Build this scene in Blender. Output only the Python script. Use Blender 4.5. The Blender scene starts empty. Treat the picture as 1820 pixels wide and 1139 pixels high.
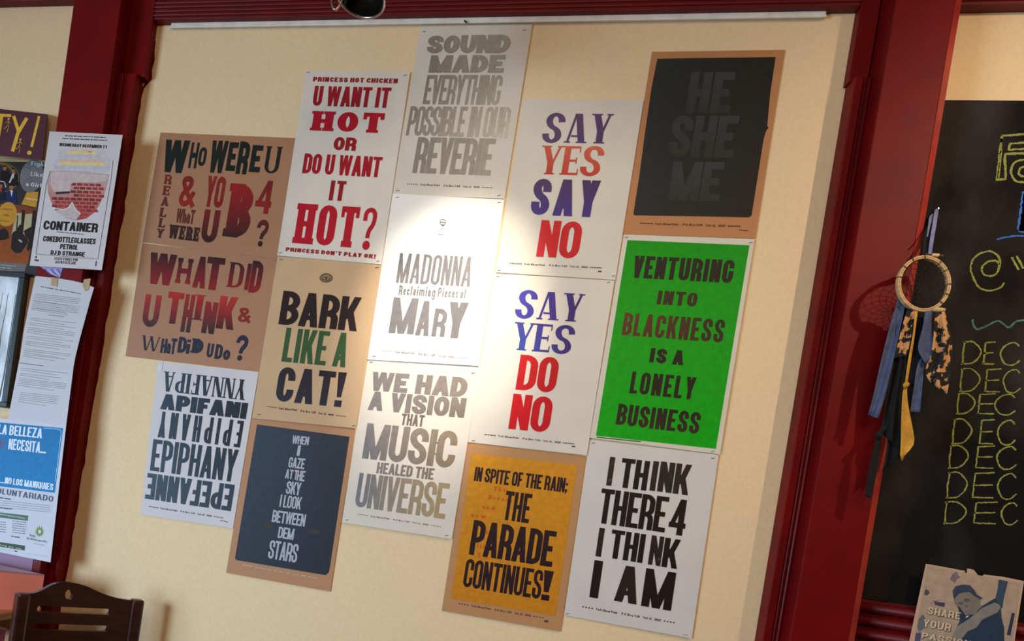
import bpy, math, random
from mathutils import Vector, Matrix
from mathutils.geometry import delaunay_2d_cdt
random.seed(7)
C = bpy.context.scene
# ------------------------------------------------------------------ camera
D, H = 2.13, 1.28                       # distance to the wall, eye height (m)
FPX, CX, CY = 1300.0, 499.6, 942.7       # focal length and principal point of the cropped frame (1820 x 1139)
R3 = ((0.95958504, -0.14776768, 0.23950211),
      (0.14883134, 0.98876709, 0.01374307),
      (-0.23884259, 0.02245777, 0.97079857))
w2b = lambda v: Vector((v[0], v[2], -v[1]))
right, down, fwd = (w2b(r) for r in R3)
cam = bpy.data.objects.new('camera', bpy.data.cameras.new('camera'))
C.collection.objects.link(cam)
M = Matrix((right, -down, -fwd)).transposed().to_4x4()
M.translation = Vector((0, -D, H))
cam.matrix_world = M
cam.data.sensor_fit = 'HORIZONTAL'; cam.data.sensor_width = 36
cam.data.lens = 36 * FPX / 1820
cam.data.shift_x = (910 - CX) / 1820
cam.data.shift_y = -(569.5 - CY) / 1820
cam.data.clip_start = .02
C.camera = cam
def ray(px, py):
    a, b = (px - CX) / FPX, (py - CY) / FPX
    return right * a + down * b + fwd
def bp(px, py, y=0.0):
    d = ray(px, py); t = (y + D) / d.y
    return Vector((0, -D, H)) + d * t
def bz(px, py, z):
    d = ray(px, py); t = (z - H) / d.z
    return Vector((0, -D, H)) + d * t
# ------------------------------------------------------------------ exposure, world, lights
C.view_settings.view_transform = 'Standard'; C.view_settings.look = 'None'
C.view_settings.gamma = 1; C.view_settings.use_curve_mapping = False
C.view_settings.exposure = -0.16
W = bpy.data.worlds.new('world'); C.world = W; W.use_nodes = True
nt = W.node_tree; bg = nt.nodes['Background']
bg.inputs[0].default_value = (.55, .72, 1, 1); bg.inputs[1].default_value = 1.2
def spot(name, loc, tgt, power, col, size, blend, rad=.03):
    l = bpy.data.lights.new(name, 'SPOT'); l.energy = power; l.color = col
    l.spot_size = math.radians(size); l.spot_blend = blend; l.shadow_soft_size = rad
    o = bpy.data.objects.new(name, l); C.collection.objects.link(o); o.location = loc
    o.rotation_euler = (Vector(tgt) - Vector(loc)).to_track_quat('-Z', 'Y').to_euler()
    return o
def area(name, loc, tgt, power, col, sx, sy):
    l = bpy.data.lights.new(name, 'AREA'); l.shape = 'RECTANGLE'; l.size = sx; l.size_y = sy
    l.energy = power; l.color = col
    o = bpy.data.objects.new(name, l); C.collection.objects.link(o); o.location = loc
    o.rotation_euler = (Vector(tgt) - Vector(loc)).to_track_quat('-Z', 'Y').to_euler()
    return o
WARM = (1, .72, .42)
hot = bp(800, 540)
spot('spot_light_centre', (hot.x + .12, -1.1, 3.08), (hot.x, 0, hot.z - .05), 270, (1, .92, .78), 23, 1.0, .02)
spot('spot_light_wide', (hot.x + .16, -1.0, 3.08), (hot.x + .05, 0, hot.z - .45), 30, (1, .88, .72), 70, 1.0, .02)
spot('spot_light_right', (1.75, -1.35, 3.0), (1.25, 0, 2.0), 78, (1, .84, .62), 74, 1.0, .03)
spot('spot_light_far_right', (3.3, -1.25, 2.5), (.9, 0, 1.7), 13, (1, .80, .58), 50, 1.0, .03)
area('ceiling_lamp_glow', (.3, -3.4, 3.0), (.3, 0, 1.2), 40, (1, .74, .50), 1.6, 1.0)
area('window_daylight', (-3.35, -3.25, 1.2), (-.9, 0, 1.0), 60, (.54, .76, 1), 1.4, 1.1)
bpy.data.lights['window_daylight'].spread = math.radians(95)

# ------------------------------------------------------------------ materials
def lin(c):
    return tuple(((v / 255) / 12.92 if v <= 10 else ((v / 255 + .055) / 1.055) ** 2.4) for v in c)
def mat(name, col, rough=.6, col2=None, scale=30, detail=4, bump=0, bscale=200, metal=0, spec=.5, stretch=None, fac=(.35, .65), coat=0):
    m = bpy.data.materials.new(name); m.use_nodes = True
    n = m.node_tree.nodes; l = m.node_tree.links; b = n['Principled BSDF']
    b.inputs['Roughness'].default_value = rough; b.inputs['Metallic'].default_value = metal
    b.inputs['Specular IOR Level'].default_value = spec; b.inputs['Coat Weight'].default_value = coat
    tc = n.new('ShaderNodeTexCoord'); mp = n.new('ShaderNodeMapping'); l.new(tc.outputs['Object'], mp.inputs[0])
    if stretch: mp.inputs['Scale'].default_value = stretch
    c1 = (*lin(col), 1); c2 = (*lin(col2 or tuple(v * .93 for v in col)), 1)
    nz = n.new('ShaderNodeTexNoise'); nz.inputs['Scale'].default_value = scale; nz.inputs['Detail'].default_value = detail
    l.new(mp.outputs[0], nz.inputs['Vector'])
    r = n.new('ShaderNodeValToRGB'); r.color_ramp.elements[0].position = fac[0]; r.color_ramp.elements[1].position = fac[1]
    r.color_ramp.elements[0].color = c2; r.color_ramp.elements[1].color = c1
    l.new(nz.outputs['Fac'], r.inputs[0]); l.new(r.outputs[0], b.inputs['Base Color'])
    if bump:
        n2 = n.new('ShaderNodeTexNoise'); n2.inputs['Scale'].default_value = bscale; n2.inputs['Detail'].default_value = 3
        l.new(mp.outputs[0], n2.inputs['Vector'])
        bm = n.new('ShaderNodeBump'); bm.inputs['Strength'].default_value = bump; bm.inputs['Distance'].default_value = .002
        l.new(n2.outputs['Fac'], bm.inputs['Height']); l.new(bm.outputs[0], b.inputs['Normal'])
    return m
def attr_mat(name, rough, spec=.5, metal=0, wear=None):
    m = bpy.data.materials.new(name); m.use_nodes = True
    n = m.node_tree.nodes; l = m.node_tree.links; b = n['Principled BSDF']
    a = n.new('ShaderNodeAttribute'); a.attribute_name = 'ink'
    b.inputs['Roughness'].default_value = rough; b.inputs['Specular IOR Level'].default_value = spec; b.inputs['Metallic'].default_value = metal
    nz = n.new('ShaderNodeTexNoise'); nz.inputs['Scale'].default_value = 60; nz.inputs['Detail'].default_value = 6
    tc = n.new('ShaderNodeTexCoord'); l.new(tc.outputs['Object'], nz.inputs['Vector'])
    mr = n.new('ShaderNodeMapRange'); mr.inputs[1].default_value = .3; mr.inputs[2].default_value = .7
    mr.inputs[3].default_value = .88; mr.inputs[4].default_value = 1.1; l.new(nz.outputs['Fac'], mr.inputs[0])
    mx = n.new('ShaderNodeMix'); mx.data_type = 'RGBA'; mx.blend_type = 'MULTIPLY'; mx.inputs[0].default_value = 1
    l.new(a.outputs['Color'], mx.inputs[6]); l.new(mr.outputs[0], mx.inputs[7])
    out = mx.outputs[2]
    if wear:                                   # worn wood type: paper showing through in patches
        n3 = n.new('ShaderNodeTexNoise'); n3.inputs['Scale'].default_value = 45; n3.inputs['Detail'].default_value = 8; n3.inputs['Roughness'].default_value = .8
        l.new(tc.outputs['Object'], n3.inputs['Vector'])
        r = n.new('ShaderNodeValToRGB'); r.color_ramp.elements[0].position = .60; r.color_ramp.elements[1].position = .70
        l.new(n3.outputs['Fac'], r.inputs[0])
        m2 = n.new('ShaderNodeMix'); m2.data_type = 'RGBA'; l.new(r.outputs[0], m2.inputs[0]); l.new(out, m2.inputs[6])
        m2.inputs[7].default_value = (*lin(wear), 1); out = m2.outputs[2]
    l.new(out, b.inputs['Base Color'])
    return m
INK = attr_mat('printing_ink', .45, .22)
INKW = attr_mat('worn_printing_ink', .45, .4, wear=(120, 110, 100))
SILVER = attr_mat('silver_ink', .55, .3, .1)
MATTE = attr_mat('matte_print', .6, .2)
CHALK = mat('chalk', (176, 178, 84), .95, (84, 86, 44), 400, bump=.2)
CHALKB = mat('blue_chalk', (70, 120, 200), .95, (45, 80, 150), 300)
CHALKG = mat('pale_green_chalk', (95, 140, 120), .95, (50, 80, 70), 300)
WALL = mat('cream_wall_paint', (232, 203, 160), .8, (228, 198, 154), 110, bump=.35, bscale=260)
CEIL = mat('ceiling_paint', (235, 225, 205), .9)
FLOOR = mat('wood_floor', (120, 80, 50), .45, (90, 58, 34), 3, stretch=(1, 12, 1))
RED = mat('red_gloss_paint', (114, 5, 7), .5, (98, 4, 6), 8, spec=.16, bump=.2, bscale=30)
REDE = mat('worn_red_edge_paint', (186, 62, 50), .45, (158, 40, 36), 12, bump=.2, bscale=60)
DRED = mat('red_panel_paint', (104, 8, 12), .45, (90, 6, 10), 8, spec=.3, bump=.2, bscale=30)
STAPLE = mat('staple_metal', (70, 66, 62), .35, metal=.8)
BLACKB = mat('chalkboard_surface', (72, 66, 64), .9, (16, 12, 11), 3.4, 10, bump=.1, spec=.2, stretch=(1, 1, .6), fac=(.44, .80))
DWOOD = mat('dark_stained_wood', (62, 26, 20), .33, (40, 16, 13), 10, stretch=(1, 1, 8), coat=.3)
LWOOD = mat('light_wood', (190, 140, 80), .5, (160, 110, 60), 10, stretch=(1, 1, 6))
METAL = mat('brushed_lamp_metal', (190, 180, 165), .25, metal=1)
DARKGLASS = mat('dark_lamp_reflector', (60, 52, 42), .15, (38, 34, 28), 25, metal=.7)
NYLON = mat('white_plastic_rail', (232, 226, 214), .5)
PLAST = mat('black_plastic', (22, 20, 20), .5)
TAPE = mat('yellowed_tape', (178, 150, 110), .4, (165, 136, 98), 30)

# ------------------------------------------------------------------ mesh helpers
def link(o, parent=None, loc=(0, 0, 0)):
    C.collection.objects.link(o)
    if parent is not None: o.parent = parent
    o.location = loc
    return o
def abs_loc(o):
    v = Vector(o.location)
    while o.parent: o = o.parent; v += Vector(o.location)
    return v
def mesh(name, verts, faces, m, parent=None, cols=None, smooth=False):
    """vertices in world space; the object's origin is put at its base centre (or on the parent)."""
    vs = [Vector(v) for v in verts]
    if parent is None:
        lo = [min(v[i] for v in vs) for i in range(3)]; hi = [max(v[i] for v in vs) for i in range(3)]
        o0 = Vector(((lo[0] + hi[0]) / 2, (lo[1] + hi[1]) / 2, lo[2])); loc = o0
    else:
        o0 = abs_loc(parent); loc = (0, 0, 0)
    me = bpy.data.meshes.new(name); me.from_pydata([v - o0 for v in vs], [], faces); me.update()
    me.materials.append(m)
    if cols is not None:
        a = me.color_attributes.new('ink', 'FLOAT_COLOR', 'POINT')
        for i, c in enumerate(cols): a.data[i].color = (c[0], c[1], c[2], 1)
    if smooth:
        for p in me.polygons: p.use_smooth = True
    return link(bpy.data.objects.new(name, me), parent, loc)
def empty(name, loc):
    return link(bpy.data.objects.new(name, None), None, loc)
def tag(o, label=None, cat=None, group=None, kind=None):
    if label: o['label'] = label
    if cat: o['category'] = cat
    if group: o['group'] = group
    if kind: o['kind'] = kind
    return o
BF = [(0, 1, 2, 3), (7, 6, 5, 4), (4, 5, 1, 0), (5, 6, 2, 1), (6, 7, 3, 2), (7, 4, 0, 3)]
def boxv(x0, x1, y0, y1, z0, z1):
    return [(x0, y0, z0), (x0, y1, z0), (x1, y1, z0), (x1, y0, z0), (x0, y0, z1), (x0, y1, z1), (x1, y1, z1), (x1, y0, z1)]
class MB:
    def __init__(s): s.v = []; s.f = []
    def add(s, v, f):
        n = len(s.v); s.v += [tuple(a) for a in v]; s.f += [tuple(i + n for i in q) for q in f]; return s
    def box(s, *a): return s.add(boxv(*a), BF)
    def tube(s, pts, r, n=10, closed=False):
        pts = [Vector(p) for p in pts]; N = len(pts); base = len(s.v)
        for i, p in enumerate(pts):
            a = pts[(i - 1) % N] if (closed or i > 0) else p; b = pts[(i + 1) % N] if (closed or i < N - 1) else p
            t = (b - a).normalized(); u = t.cross(Vector((0, 1, 0)))
            if u.length < .1: u = t.cross(Vector((1, 0, 0)))
            u.normalize(); w = t.cross(u); rr = r[i] if isinstance(r, (list, tuple)) else r
            for k in range(n):
                an = 2 * math.pi * k / n; s.v.append(tuple(p + u * rr * math.cos(an) + w * rr * math.sin(an)))
        for i in range(N if closed else N - 1):
            j = (i + 1) % N
            for k in range(n):
                s.f.append((base + i * n + k, base + i * n + (k + 1) % n, base + j * n + (k + 1) % n, base + j * n + k))
        if not closed:
            s.f.append(tuple(base + k for k in range(n))[::-1]); s.f.append(tuple(base + (N - 1) * n + k for k in range(n)))
        return s
    def build(s, name, m, parent=None, smooth=False, bevel=0):
        o = mesh(name, s.v, s.f, m, parent, smooth=smooth)
        if bevel:
            b = o.modifiers.new('bevel', 'BEVEL'); b.width = bevel; b.segments = 2; b.limit_method = 'ANGLE'
        return o

# ------------------------------------------------------------------ wood type: letters drawn as outlines
def arcs(pts, r, closed=False, N=5):
    out = []; n = len(pts)
    for i, p in enumerate(pts):
        p = Vector(p)
        if not closed and i in (0, n - 1): out.append(p); continue
        a = Vector(pts[(i - 1) % n]) - p; b = Vector(pts[(i + 1) % n]) - p
        ka = .5 if (closed or 0 < i - 1) else .98; kb = .5 if (closed or i + 1 < n - 1) else .98
        rr = r[i] if isinstance(r, (list, tuple)) else r
        ra = min(rr, a.length * ka); rb = min(rr, b.length * kb)
        if rr <= 0: out.append(p); continue
        a = a.normalized() * ra; b = b.normalized() * rb
        for k in range(N + 1):
            th = k / N * math.pi / 2
            out.append(p + a * (1 - math.sin(th)) + b * (1 - math.cos(th)))
    return out
def glyph(ch, w, s, t, k, N=5):
    if k == 'B':                                # slab letters keep their feet inside their cell
        e = s * .2; return [[(x + e, y) for x, y in p] for p in glyph(ch, w - 2 * e, s, t, 'b', N)]
    P = []
    m, q = s / 2, t / 2
    thin = s if k in 'gb' else s * .36
    if k == 'c': t = min(t, .075); q = t / 2
    ts = .15 if k == 'b' else .045
    e = 0 if k == 'g' else (s * .2 if k == 'b' else s * .30)
    r = w * .42
    serif = k in 'bc'
    def rect(x0, y0, x1, y1): P.append([(x0, y0), (x1, y0), (x1, y1), (x0, y1)])
    def foot(x, th, y):
        if not serif: return
        if abs(y) < 1e-6: rect(x - e, 0, x + th + e, ts)
        if abs(y - 1) < 1e-6: rect(x - e, 1 - ts, x + th + e, 1)
    def stem(x, y0=0, y1=1, th=None):
        th = th or s; rect(x, y0, x + th, y1); foot(x, th, y0); foot(x, th, y1)
    def diag(xb, xt, th=None, y0=0, y1=1, fb=True, ft=True):
        th = th or s; P.append([(xb, y0), (xb + th, y0), (xt + th, y1), (xt, y1)])
        if fb: foot(xb, th, y0)
        if ft: foot(xt, th, y1)
    def pen(pts, rr=None, closed=False, sw=None, tw=None):
        sw = sw or s; tw = tw or t
        pl = arcs(pts, r if rr is None else rr, closed, N)
        qn = [pl[0]]
        for p in pl[1:]:
            if (p - qn[-1]).length > 1e-4: qn.append(p)
        if closed and (qn[0] - qn[-1]).length < 1e-4: qn.pop()
        pl = qn; n = len(pl); L = []; Rr = []
        for i in range(n):
            a = pl[(i - 1) % n] if (closed or i > 0) else pl[i]; b = pl[(i + 1) % n] if (closed or i < n - 1) else pl[i]
            d = (b - a).normalized(); nx, ny = -d.y, d.x
            o = Vector((nx * sw / 2, ny * tw / 2)); L.append(pl[i] + o); Rr.append(pl[i] - o)
        for i in range(n if closed else n - 1):
            j = (i + 1) % n; P.append([tuple(Rr[i]), tuple(Rr[j]), tuple(L[j])]); P.append([tuple(Rr[i]), tuple(L[j]), tuple(L[i])])
    def dot(x, y, a, b, n=8):
        P.append([(x + a * math.cos(2 * math.pi * i / n), y + b * math.sin(2 * math.pi * i / n)) for i in range(n)])
    def tick(x, y0, y1):
        if serif: rect(x - (s * .45 if k == 'b' else s * .18), y0, x, y1)
    X = .68                                     # x-height
    if ch == 'A':
        a = max(s * 1.05, thin)
        diag(0, w / 2 - a / 2, thin, ft=False); diag(w - s, w / 2 + a / 2 - s, s, ft=False)
        rect(w * .2 + thin * .3, .2, w * .8 - s * .3, .2 + t * .8)
    elif ch in 'BPR' and k != 'x':
        ym = .5
        stem(0)
        pen([(m, 1 - q), (w - m, 1 - q), (w - m, ym - (0 if ch == 'B' else .06)), (m, ym - (0 if ch == 'B' else .06))], min(r, .24))
        if ch == 'B': pen([(m, ym), (w - m * .9, ym), (w - m * .9, q), (m, q)], min(r, .24))
        if ch == 'R':
            diag(w - s, w * .52 - s * .5, s, 0, .46) if k == 'c' else pen([(w * .45, .44), (w - m, .44), (w - m, 0)], min(r, .16))
            foot(w - s, s, 0)
    elif ch == 'C':
        pen([(w - m, .62), (w - m, 1 - q), (m, 1 - q), (m, q), (w - m, q), (w - m, .36)]); tick(w, .64, 1)
    elif ch == 'D': stem(0); pen([(m, 1 - q), (w - m, 1 - q), (w - m, q), (m, q)])
    elif ch == 'E':
        stem(0); rect(0, 1 - t, w, 1); rect(0, 0, w, t); rect(0, .5 - q, w * .84, .5 + q)
        tick(w, 1 - t - .14, 1); tick(w, 0, t + .14); tick(w * .84, .5 - q - .07, .5 + q + .07)
    elif ch == 'F':
        stem(0); rect(0, 1 - t, w, 1); rect(0, .48 - q, w * .84, .48 + q); tick(w, 1 - t - .14, 1); tick(w * .84, .4 - q, .56 + q)
    elif ch == 'G':
        pen([(w - m, .64), (w - m, 1 - q), (m, 1 - q), (m, q), (w - m, q), (w - m, .44)]); rect(w * .55, .36, w, .36 + t * .9)
    elif ch == 'H': stem(0); stem(w - s); rect(0, .5 - q, w, .5 + q)
    elif ch in 'I': stem((w - s) / 2)
    elif ch == 'J': pen([(m, .3), (m, q), (w - m, q), (w - m, 1)])
    elif ch == 'K':
        stem(0); diag(s * .55, w - thin, thin, .34, 1); diag(w - s, s * .75, s, 0, .64)
    elif ch == 'L': stem(0); rect(0, 0, w, t); tick(w, 0, t + .16)
    elif ch == 'M':
        stem(0, th=thin); stem(w - s); c = w / 2 - s / 2
        diag(c, 0, s * .95, fb=False, ft=False); diag(c + (s - thin) / 2, w - thin, thin * .95, fb=False, ft=False)
    elif ch == 'N':
        stem(0, th=thin); stem(w - thin, th=thin); diag(w - s, 0, s, fb=False, ft=False)
    elif ch == 'O' or ch == '0': pen([(m, q), (m, 1 - q), (w - m, 1 - q), (w - m, q)], None, True)
    elif ch == 'Q': pen([(m, q), (m, 1 - q), (w - m, 1 - q), (w - m, q)], None, True); P.append([(w * .5, .28), (w * .75, .28), (w * 1.05, -.06), (w * .8, -.06)])
    elif ch == 'S' or ch == '5' and 0:
        b = .07 if k != 'c' else .05
        if k == 'c':
            pen([(w - m * .4, .70), (w - m * .6, 1 - q), (m, 1 - q), (m, .56), (w - m, .44), (w - m, q), (m * .6, q), (m * .4, .30)], [0, .2, .3, .2, .2, .3, .2, 0], sw=s, tw=.12)
        else:
            pen([(w - m, .64), (w - m, 1 - q), (m, 1 - q), (m, .5 + b), (w - m, .5 - b), (w - m, q), (m, q), (m, .36)], min(r, .26))
    elif ch == 'T':
        stem((w - s) / 2); rect(0, 1 - t, w, 1); tick(w, 1 - t - .14, 1)
        if serif: rect(0, 1 - t - .14, s * .42 if k == 'b' else s * .18, 1)
    elif ch == 'U': pen([(m, 1), (m, q), (w - m, q), (w - m, 1)]); foot(0, s, 1); foot(w - s, s, 1)
    elif ch == 'V':
        a = s * 1.0; diag(w / 2 - a / 2, 0, s, fb=False); diag(w / 2 + a / 2 - thin, w - thin, thin, fb=False)
    elif ch == 'W':
        a = w * .27; tb = s * .86
        diag(a - tb / 2, 0, tb, fb=False); diag(a + tb / 2 - thin * .86, w / 2 - thin * .43, thin * .86, fb=False, ft=False)
        diag(w - a - tb / 2, w / 2 - tb / 2, tb, fb=False); diag(w - a + tb / 2 - thin * .86, w - thin * .86, thin * .86, fb=False)
    elif ch == 'X': diag(w - s, 0); diag(0, w - thin, thin)
    elif ch == 'Y':
        c = (w - s) / 2
        diag(c, 0, s, .4, 1); diag(c + s - thin, w - thin, thin, .4, 1); stem(c, 0, .41)
    elif ch == 'Z': rect(0, 1 - t, w, 1); rect(0, 0, w, t); diag(0, w - s)
    elif ch == '1': stem((w - s) / 2); P.append([((w - s) / 2, 1), ((w - s) / 2, .82), (0, .74), (0, .84)])
    elif ch == '2': pen([(m, .68), (m, 1 - q), (w - m, 1 - q), (w - m, .5), (m, .2), (m, 0)], min(r, .25)); rect(0, 0, w, t)
    elif ch == '3': pen([(m, .74), (m, 1 - q), (w - m, 1 - q), (w - m, .53), (w * .4, .53)], min(r, .2)); pen([(w * .4, .53), (w - m, .53), (w - m, q), (m, q), (m, .3)], min(r, .2))
    elif ch == '4':
        x = w - s * 1.35; rect(x, 0, x + s, 1); rect(0, .2, w, .2 + t * .9); diag(0, x, s * .8, .22, 1)
        if serif: rect(x - e, 0, x + s + e, ts * .7)
    elif ch in '69':
        f = (lambda y: y) if ch == '6' else (lambda y: 1 - y); g = (lambda x: x) if ch == '6' else (lambda x: w - x)
        pen([(g(m), f(q)), (g(m), f(.56)), (g(w - m), f(.56)), (g(w - m), f(q))], None, True)
        pen([(g(m), f(.3)), (g(m), f(1 - q)), (g(w - m), f(1 - q)), (g(w - m), f(.76))])
    elif ch == '5': rect(0, .5, s, 1); rect(0, 1 - t, w, 1); pen([(0, .55), (w - m, .55), (w - m, q), (m, q), (m, .25)], min(r, .2))
    elif ch == '&':
        pen([(w, .02), (w * .18, .72), (w * .18, 1 - q), (w * .68, 1 - q), (w * .68, .66), (m, .40), (m, q), (w * .62, q), (w * .92, .5)], min(r, .16), sw=s * .85, tw=t * .9)
    elif ch == '?':
        pen([(m, .68), (m, 1 - q), (w - m, 1 - q), (w - m, .60), (w * .5, .46), (w * .5, .28)], min(r, .24), sw=s * .9)
        dot(w * .5, .11, max(s * .62, .09), .11, 10)
    elif ch == '!': P.append([(w / 2 - s * .3, .28), (w / 2 + s * .3, .28), (w / 2 + s * .6, 1), (w / 2 - s * .6, 1)]); rect(w / 2 - s * .5, 0, w / 2 + s * .5, .19)
    elif ch == '.': rect(0, 0, s, .16)
    elif ch == ',': rect(0, 0, s, .16); P.append([(s * .3, .02), (s, .02), (s * .5, -.14), (0, -.14)])
    elif ch == "'": P.append([(s * .2, .68), (s * .7, .68), (s, 1), (0, 1)])
    elif ch in ';:':
        rect(0, .5, s, .66); rect(0, .08 if ch == ';' else 0, s, .24 if ch == ';' else .16)
        if ch == ';': P.append([(s * .3, .1), (s, .1), (s * .5, -.08), (0, -.08)])
    elif ch == '*': dot(w / 2, .45, w * .5, .36, 5)
    elif ch == '-': rect(0, .42, w, .42 + t)
    # ---- lower case
    elif ch == 'a': pen([(m, X - .1), (m, X - q), (w - m, X - q), (w - m, 0)], min(r, .2)); pen([(w - m, .42), (m, .42), (m, q), (w - m, q)], min(r, .16))
    elif ch in 'bdpqg':
        y0 = 0; lft = ch in 'bp'
        pen([(m, q), (m, X - q), (w - m, X - q), (w - m, q)], min(r, .25), True)
        x = 0 if lft else w - s
        if ch in 'bd': rect(x, 0, x + s, 1)
        elif ch in 'pq': rect(x, -.3, x + s, X)
        else: pen([(w - m, X), (w - m, -.28), (m, -.28), (m, -.2)], min(r, .2))
    elif ch == 'c': pen([(w - m, .46), (w - m, X - q), (m, X - q), (m, q), (w - m, q), (w - m, .22)], min(r, .25))
    elif ch == 'e': pen([(m, .36), (w - m, .36), (w - m, X - q), (m, X - q), (m, q), (w - m, q), (w - m, .18)], [0, 0, .22, .22, .22, .22, 0])
    elif ch == 'f': pen([(w * .35, 0), (w * .35, 1 - q), (w, 1 - q)], min(r, .2)); rect(0, X - t, w * .9, X)
    elif ch in 'hnru':
        if ch == 'u': pen([(m, X), (m, q), (w - m, q), (w - m, X)], min(r, .25)); rect(w - s, 0, w, X)
        else:
            rect(0, 0, s, 1 if ch == 'h' else X)
            pen([(m, X - q), (w - m, X - q), (w - m, 0 if ch != 'r' else X - .18)], min(r, .22))
    elif ch == 'm': rect(0, 0, s, X); pen([(m, X - q), (w / 2, X - q), (w / 2, 0)], .15); pen([(w / 2, X - q), (w - m, X - q), (w - m, 0)], .15)
    elif ch == 'i': rect((w - s) / 2, 0, (w + s) / 2, X); rect((w - s) / 2, X + .12, (w + s) / 2, 1)
    elif ch == 'l': rect((w - s) / 2, 0, (w + s) / 2, 1)
    elif ch == 'k': rect(0, 0, s, 1); diag(s * .6, w - s, s, .24, X); diag(w - s, s * .8, s, 0, .45)
    elif ch == 'o': pen([(m, q), (m, X - q), (w - m, X - q), (w - m, q)], min(r, .3), True)
    elif ch == 's': pen([(w - m, X - .16), (w - m, X - q), (m, X - q), (m, X / 2 + .03), (w - m, X / 2 - .03), (w - m, q), (m, q), (m, .16)], min(r, .15), tw=t * .9)
    elif ch == 't': pen([(w * .35, .95), (w * .35, q), (w, q)], min(r, .15)); rect(0, X - t, w * .9, X)
    elif ch == 'w':
        for a, b in ((0, .25), (.5, .25), (.5, .75), (1, .75)): diag(b * (w - s), a * (w - s), s, 0, X)
    elif ch in 'vy':
        diag(w / 2 - s / 2, 0, s, 0, X); diag(w / 2 - s / 2, w - s, s, 0, X)
        if ch == 'y': diag(w * .2, w / 2 - s / 2, s, -.3, 0)
    elif ch == 'x': diag(w - s, 0, s, 0, X); diag(0, w - s, s, 0, X)
    elif ch == '@':
        pen([(w * .66, .3), (w * .66, .66), (w * .36, .66), (w * .36, .34), (w * .66, .34)], .1, sw=s * .8)
        pen([(w * .66, .34), (w - m, .34), (w - m, 1 - q), (m, 1 - q), (m, q), (w * .85, q)], .3, sw=s * .8)
    return P
GC = {}
def tri(ch, w, s, t, k, N):
    key = (ch, round(w, 4), round(s, 4), round(t, 4), k, N)
    if key in GC: return GC[key]
    vs, fs = [], []
    for poly in glyph(ch, w, s, t, k, N):
        a = sum(poly[i][0] * poly[(i + 1) % len(poly)][1] - poly[(i + 1) % len(poly)][0] * poly[i][1] for i in range(len(poly)))
        if abs(a) < 1e-7: continue
        if a < 0: poly = poly[::-1]
        n = len(vs); vs += [Vector(p) for p in poly]; fs.append(list(range(n, n + len(poly))))
    if not fs: GC[key] = ([], []); return GC[key]
    r = delaunay_2d_cdt(vs, [(f[i], f[(i + 1) % len(f)]) for f in fs for i in range(len(f))], [], 0, 1e-5)
    polys = [[vs[i] for i in f] for f in fs]
    bb = [(min(q.x for q in p), max(q.x for q in p), min(q.y for q in p), max(q.y for q in p)) for p in polys]
    keep = []
    for f in r[2]:
        c = (r[0][f[0]] + r[0][f[1]] + r[0][f[2]]) / 3
        for p, b in zip(polys, bb):
            if b[0] <= c.x <= b[1] and b[2] <= c.y <= b[3] and all((p[(i + 1) % len(p)].x - p[i].x) * (c.y - p[i].y) - (p[(i + 1) % len(p)].y - p[i].y) * (c.x - p[i].x) >= -1e-9 for i in range(len(p))):
                keep.append(tuple(f)); break
    GC[key] = ([tuple(v) for v in r[0]], keep)
    return GC[key]
ADV = {'M': 1.32, 'W': 1.42, 'J': .8, 'L': .84, 'E': .9, 'F': .84, ' ': .45, '?': .9, 'm': 1.4, 'w': 1.3, '4': 1.05, 'K': 1.05, 'A': 1.06,
       'f': .6, 't': .62, 'r': .65, '&': 1.1, 'h': .85, 'a': .85, 'c': .78, 'e': .82, 'o': .85, 's': .75, 'n': .85, '*': .7}
def layout(text, s, gap, over=None):
    x = 0; out = []
    for ch in text:
        if ch in "I!.,';:il": a = s * (1.1 if ch in "!" else 1)
        else: a = ADV.get(ch, 1.0) - gap
        out.append((ch, x, a)); x += a + (gap if ch != ' ' else gap * .3)
    return out, x - gap

# ------------------------------------------------------------------ paper sheets pinned on a wall plane
def homog(src, dst):
    """3x3 homography src -> dst from 4 pairs (plain gaussian elimination)"""
    A = []
    for (x, y), (u, v) in zip(src, dst):
        A.append([x, y, 1, 0, 0, 0, -u * x, -u * y, u]); A.append([0, 0, 0, x, y, 1, -v * x, -v * y, v])
    n = 8
    for i in range(n):
        p = max(range(i, n), key=lambda r: abs(A[r][i])); A[i], A[p] = A[p], A[i]
        A[i] = [v / A[i][i] for v in A[i]]
        for r in range(n):
            if r != i and A[r][i]: f = A[r][i]; A[r] = [a - f * b for a, b in zip(A[r], A[i])]
    h = [A[i][8] for i in range(8)] + [1]
    return lambda x, y: ((h[0] * x + h[1] * y + h[2]) / (h[6] * x + h[7] * y + h[8]), (h[3] * x + h[4] * y + h[5]) / (h[6] * x + h[7] * y + h[8]))
SQ = [(0, 0), (1, 0), (1, 1), (0, 1)]
def colfn(col):
    if isinstance(col[0], (int, float)): col = (col,)
    cs = [lin(c) for c in col]
    if len(cs) == 1: return lambda x, y: cs[0]
    if len(cs) == 2: return lambda x, y: tuple(a * y + b * (1 - y) for a, b in zip(*cs))
    return lambda x, y: tuple((a * (1 - x) + b * x) * y + (c * (1 - x) + d * x) * (1 - y) for a, b, c, d in zip(*cs))
def papermat(name, col, rough=.62):
    return mat(name, col, rough, tuple(v * .97 for v in col), 9, 5, bump=.1, bscale=350)
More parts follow.
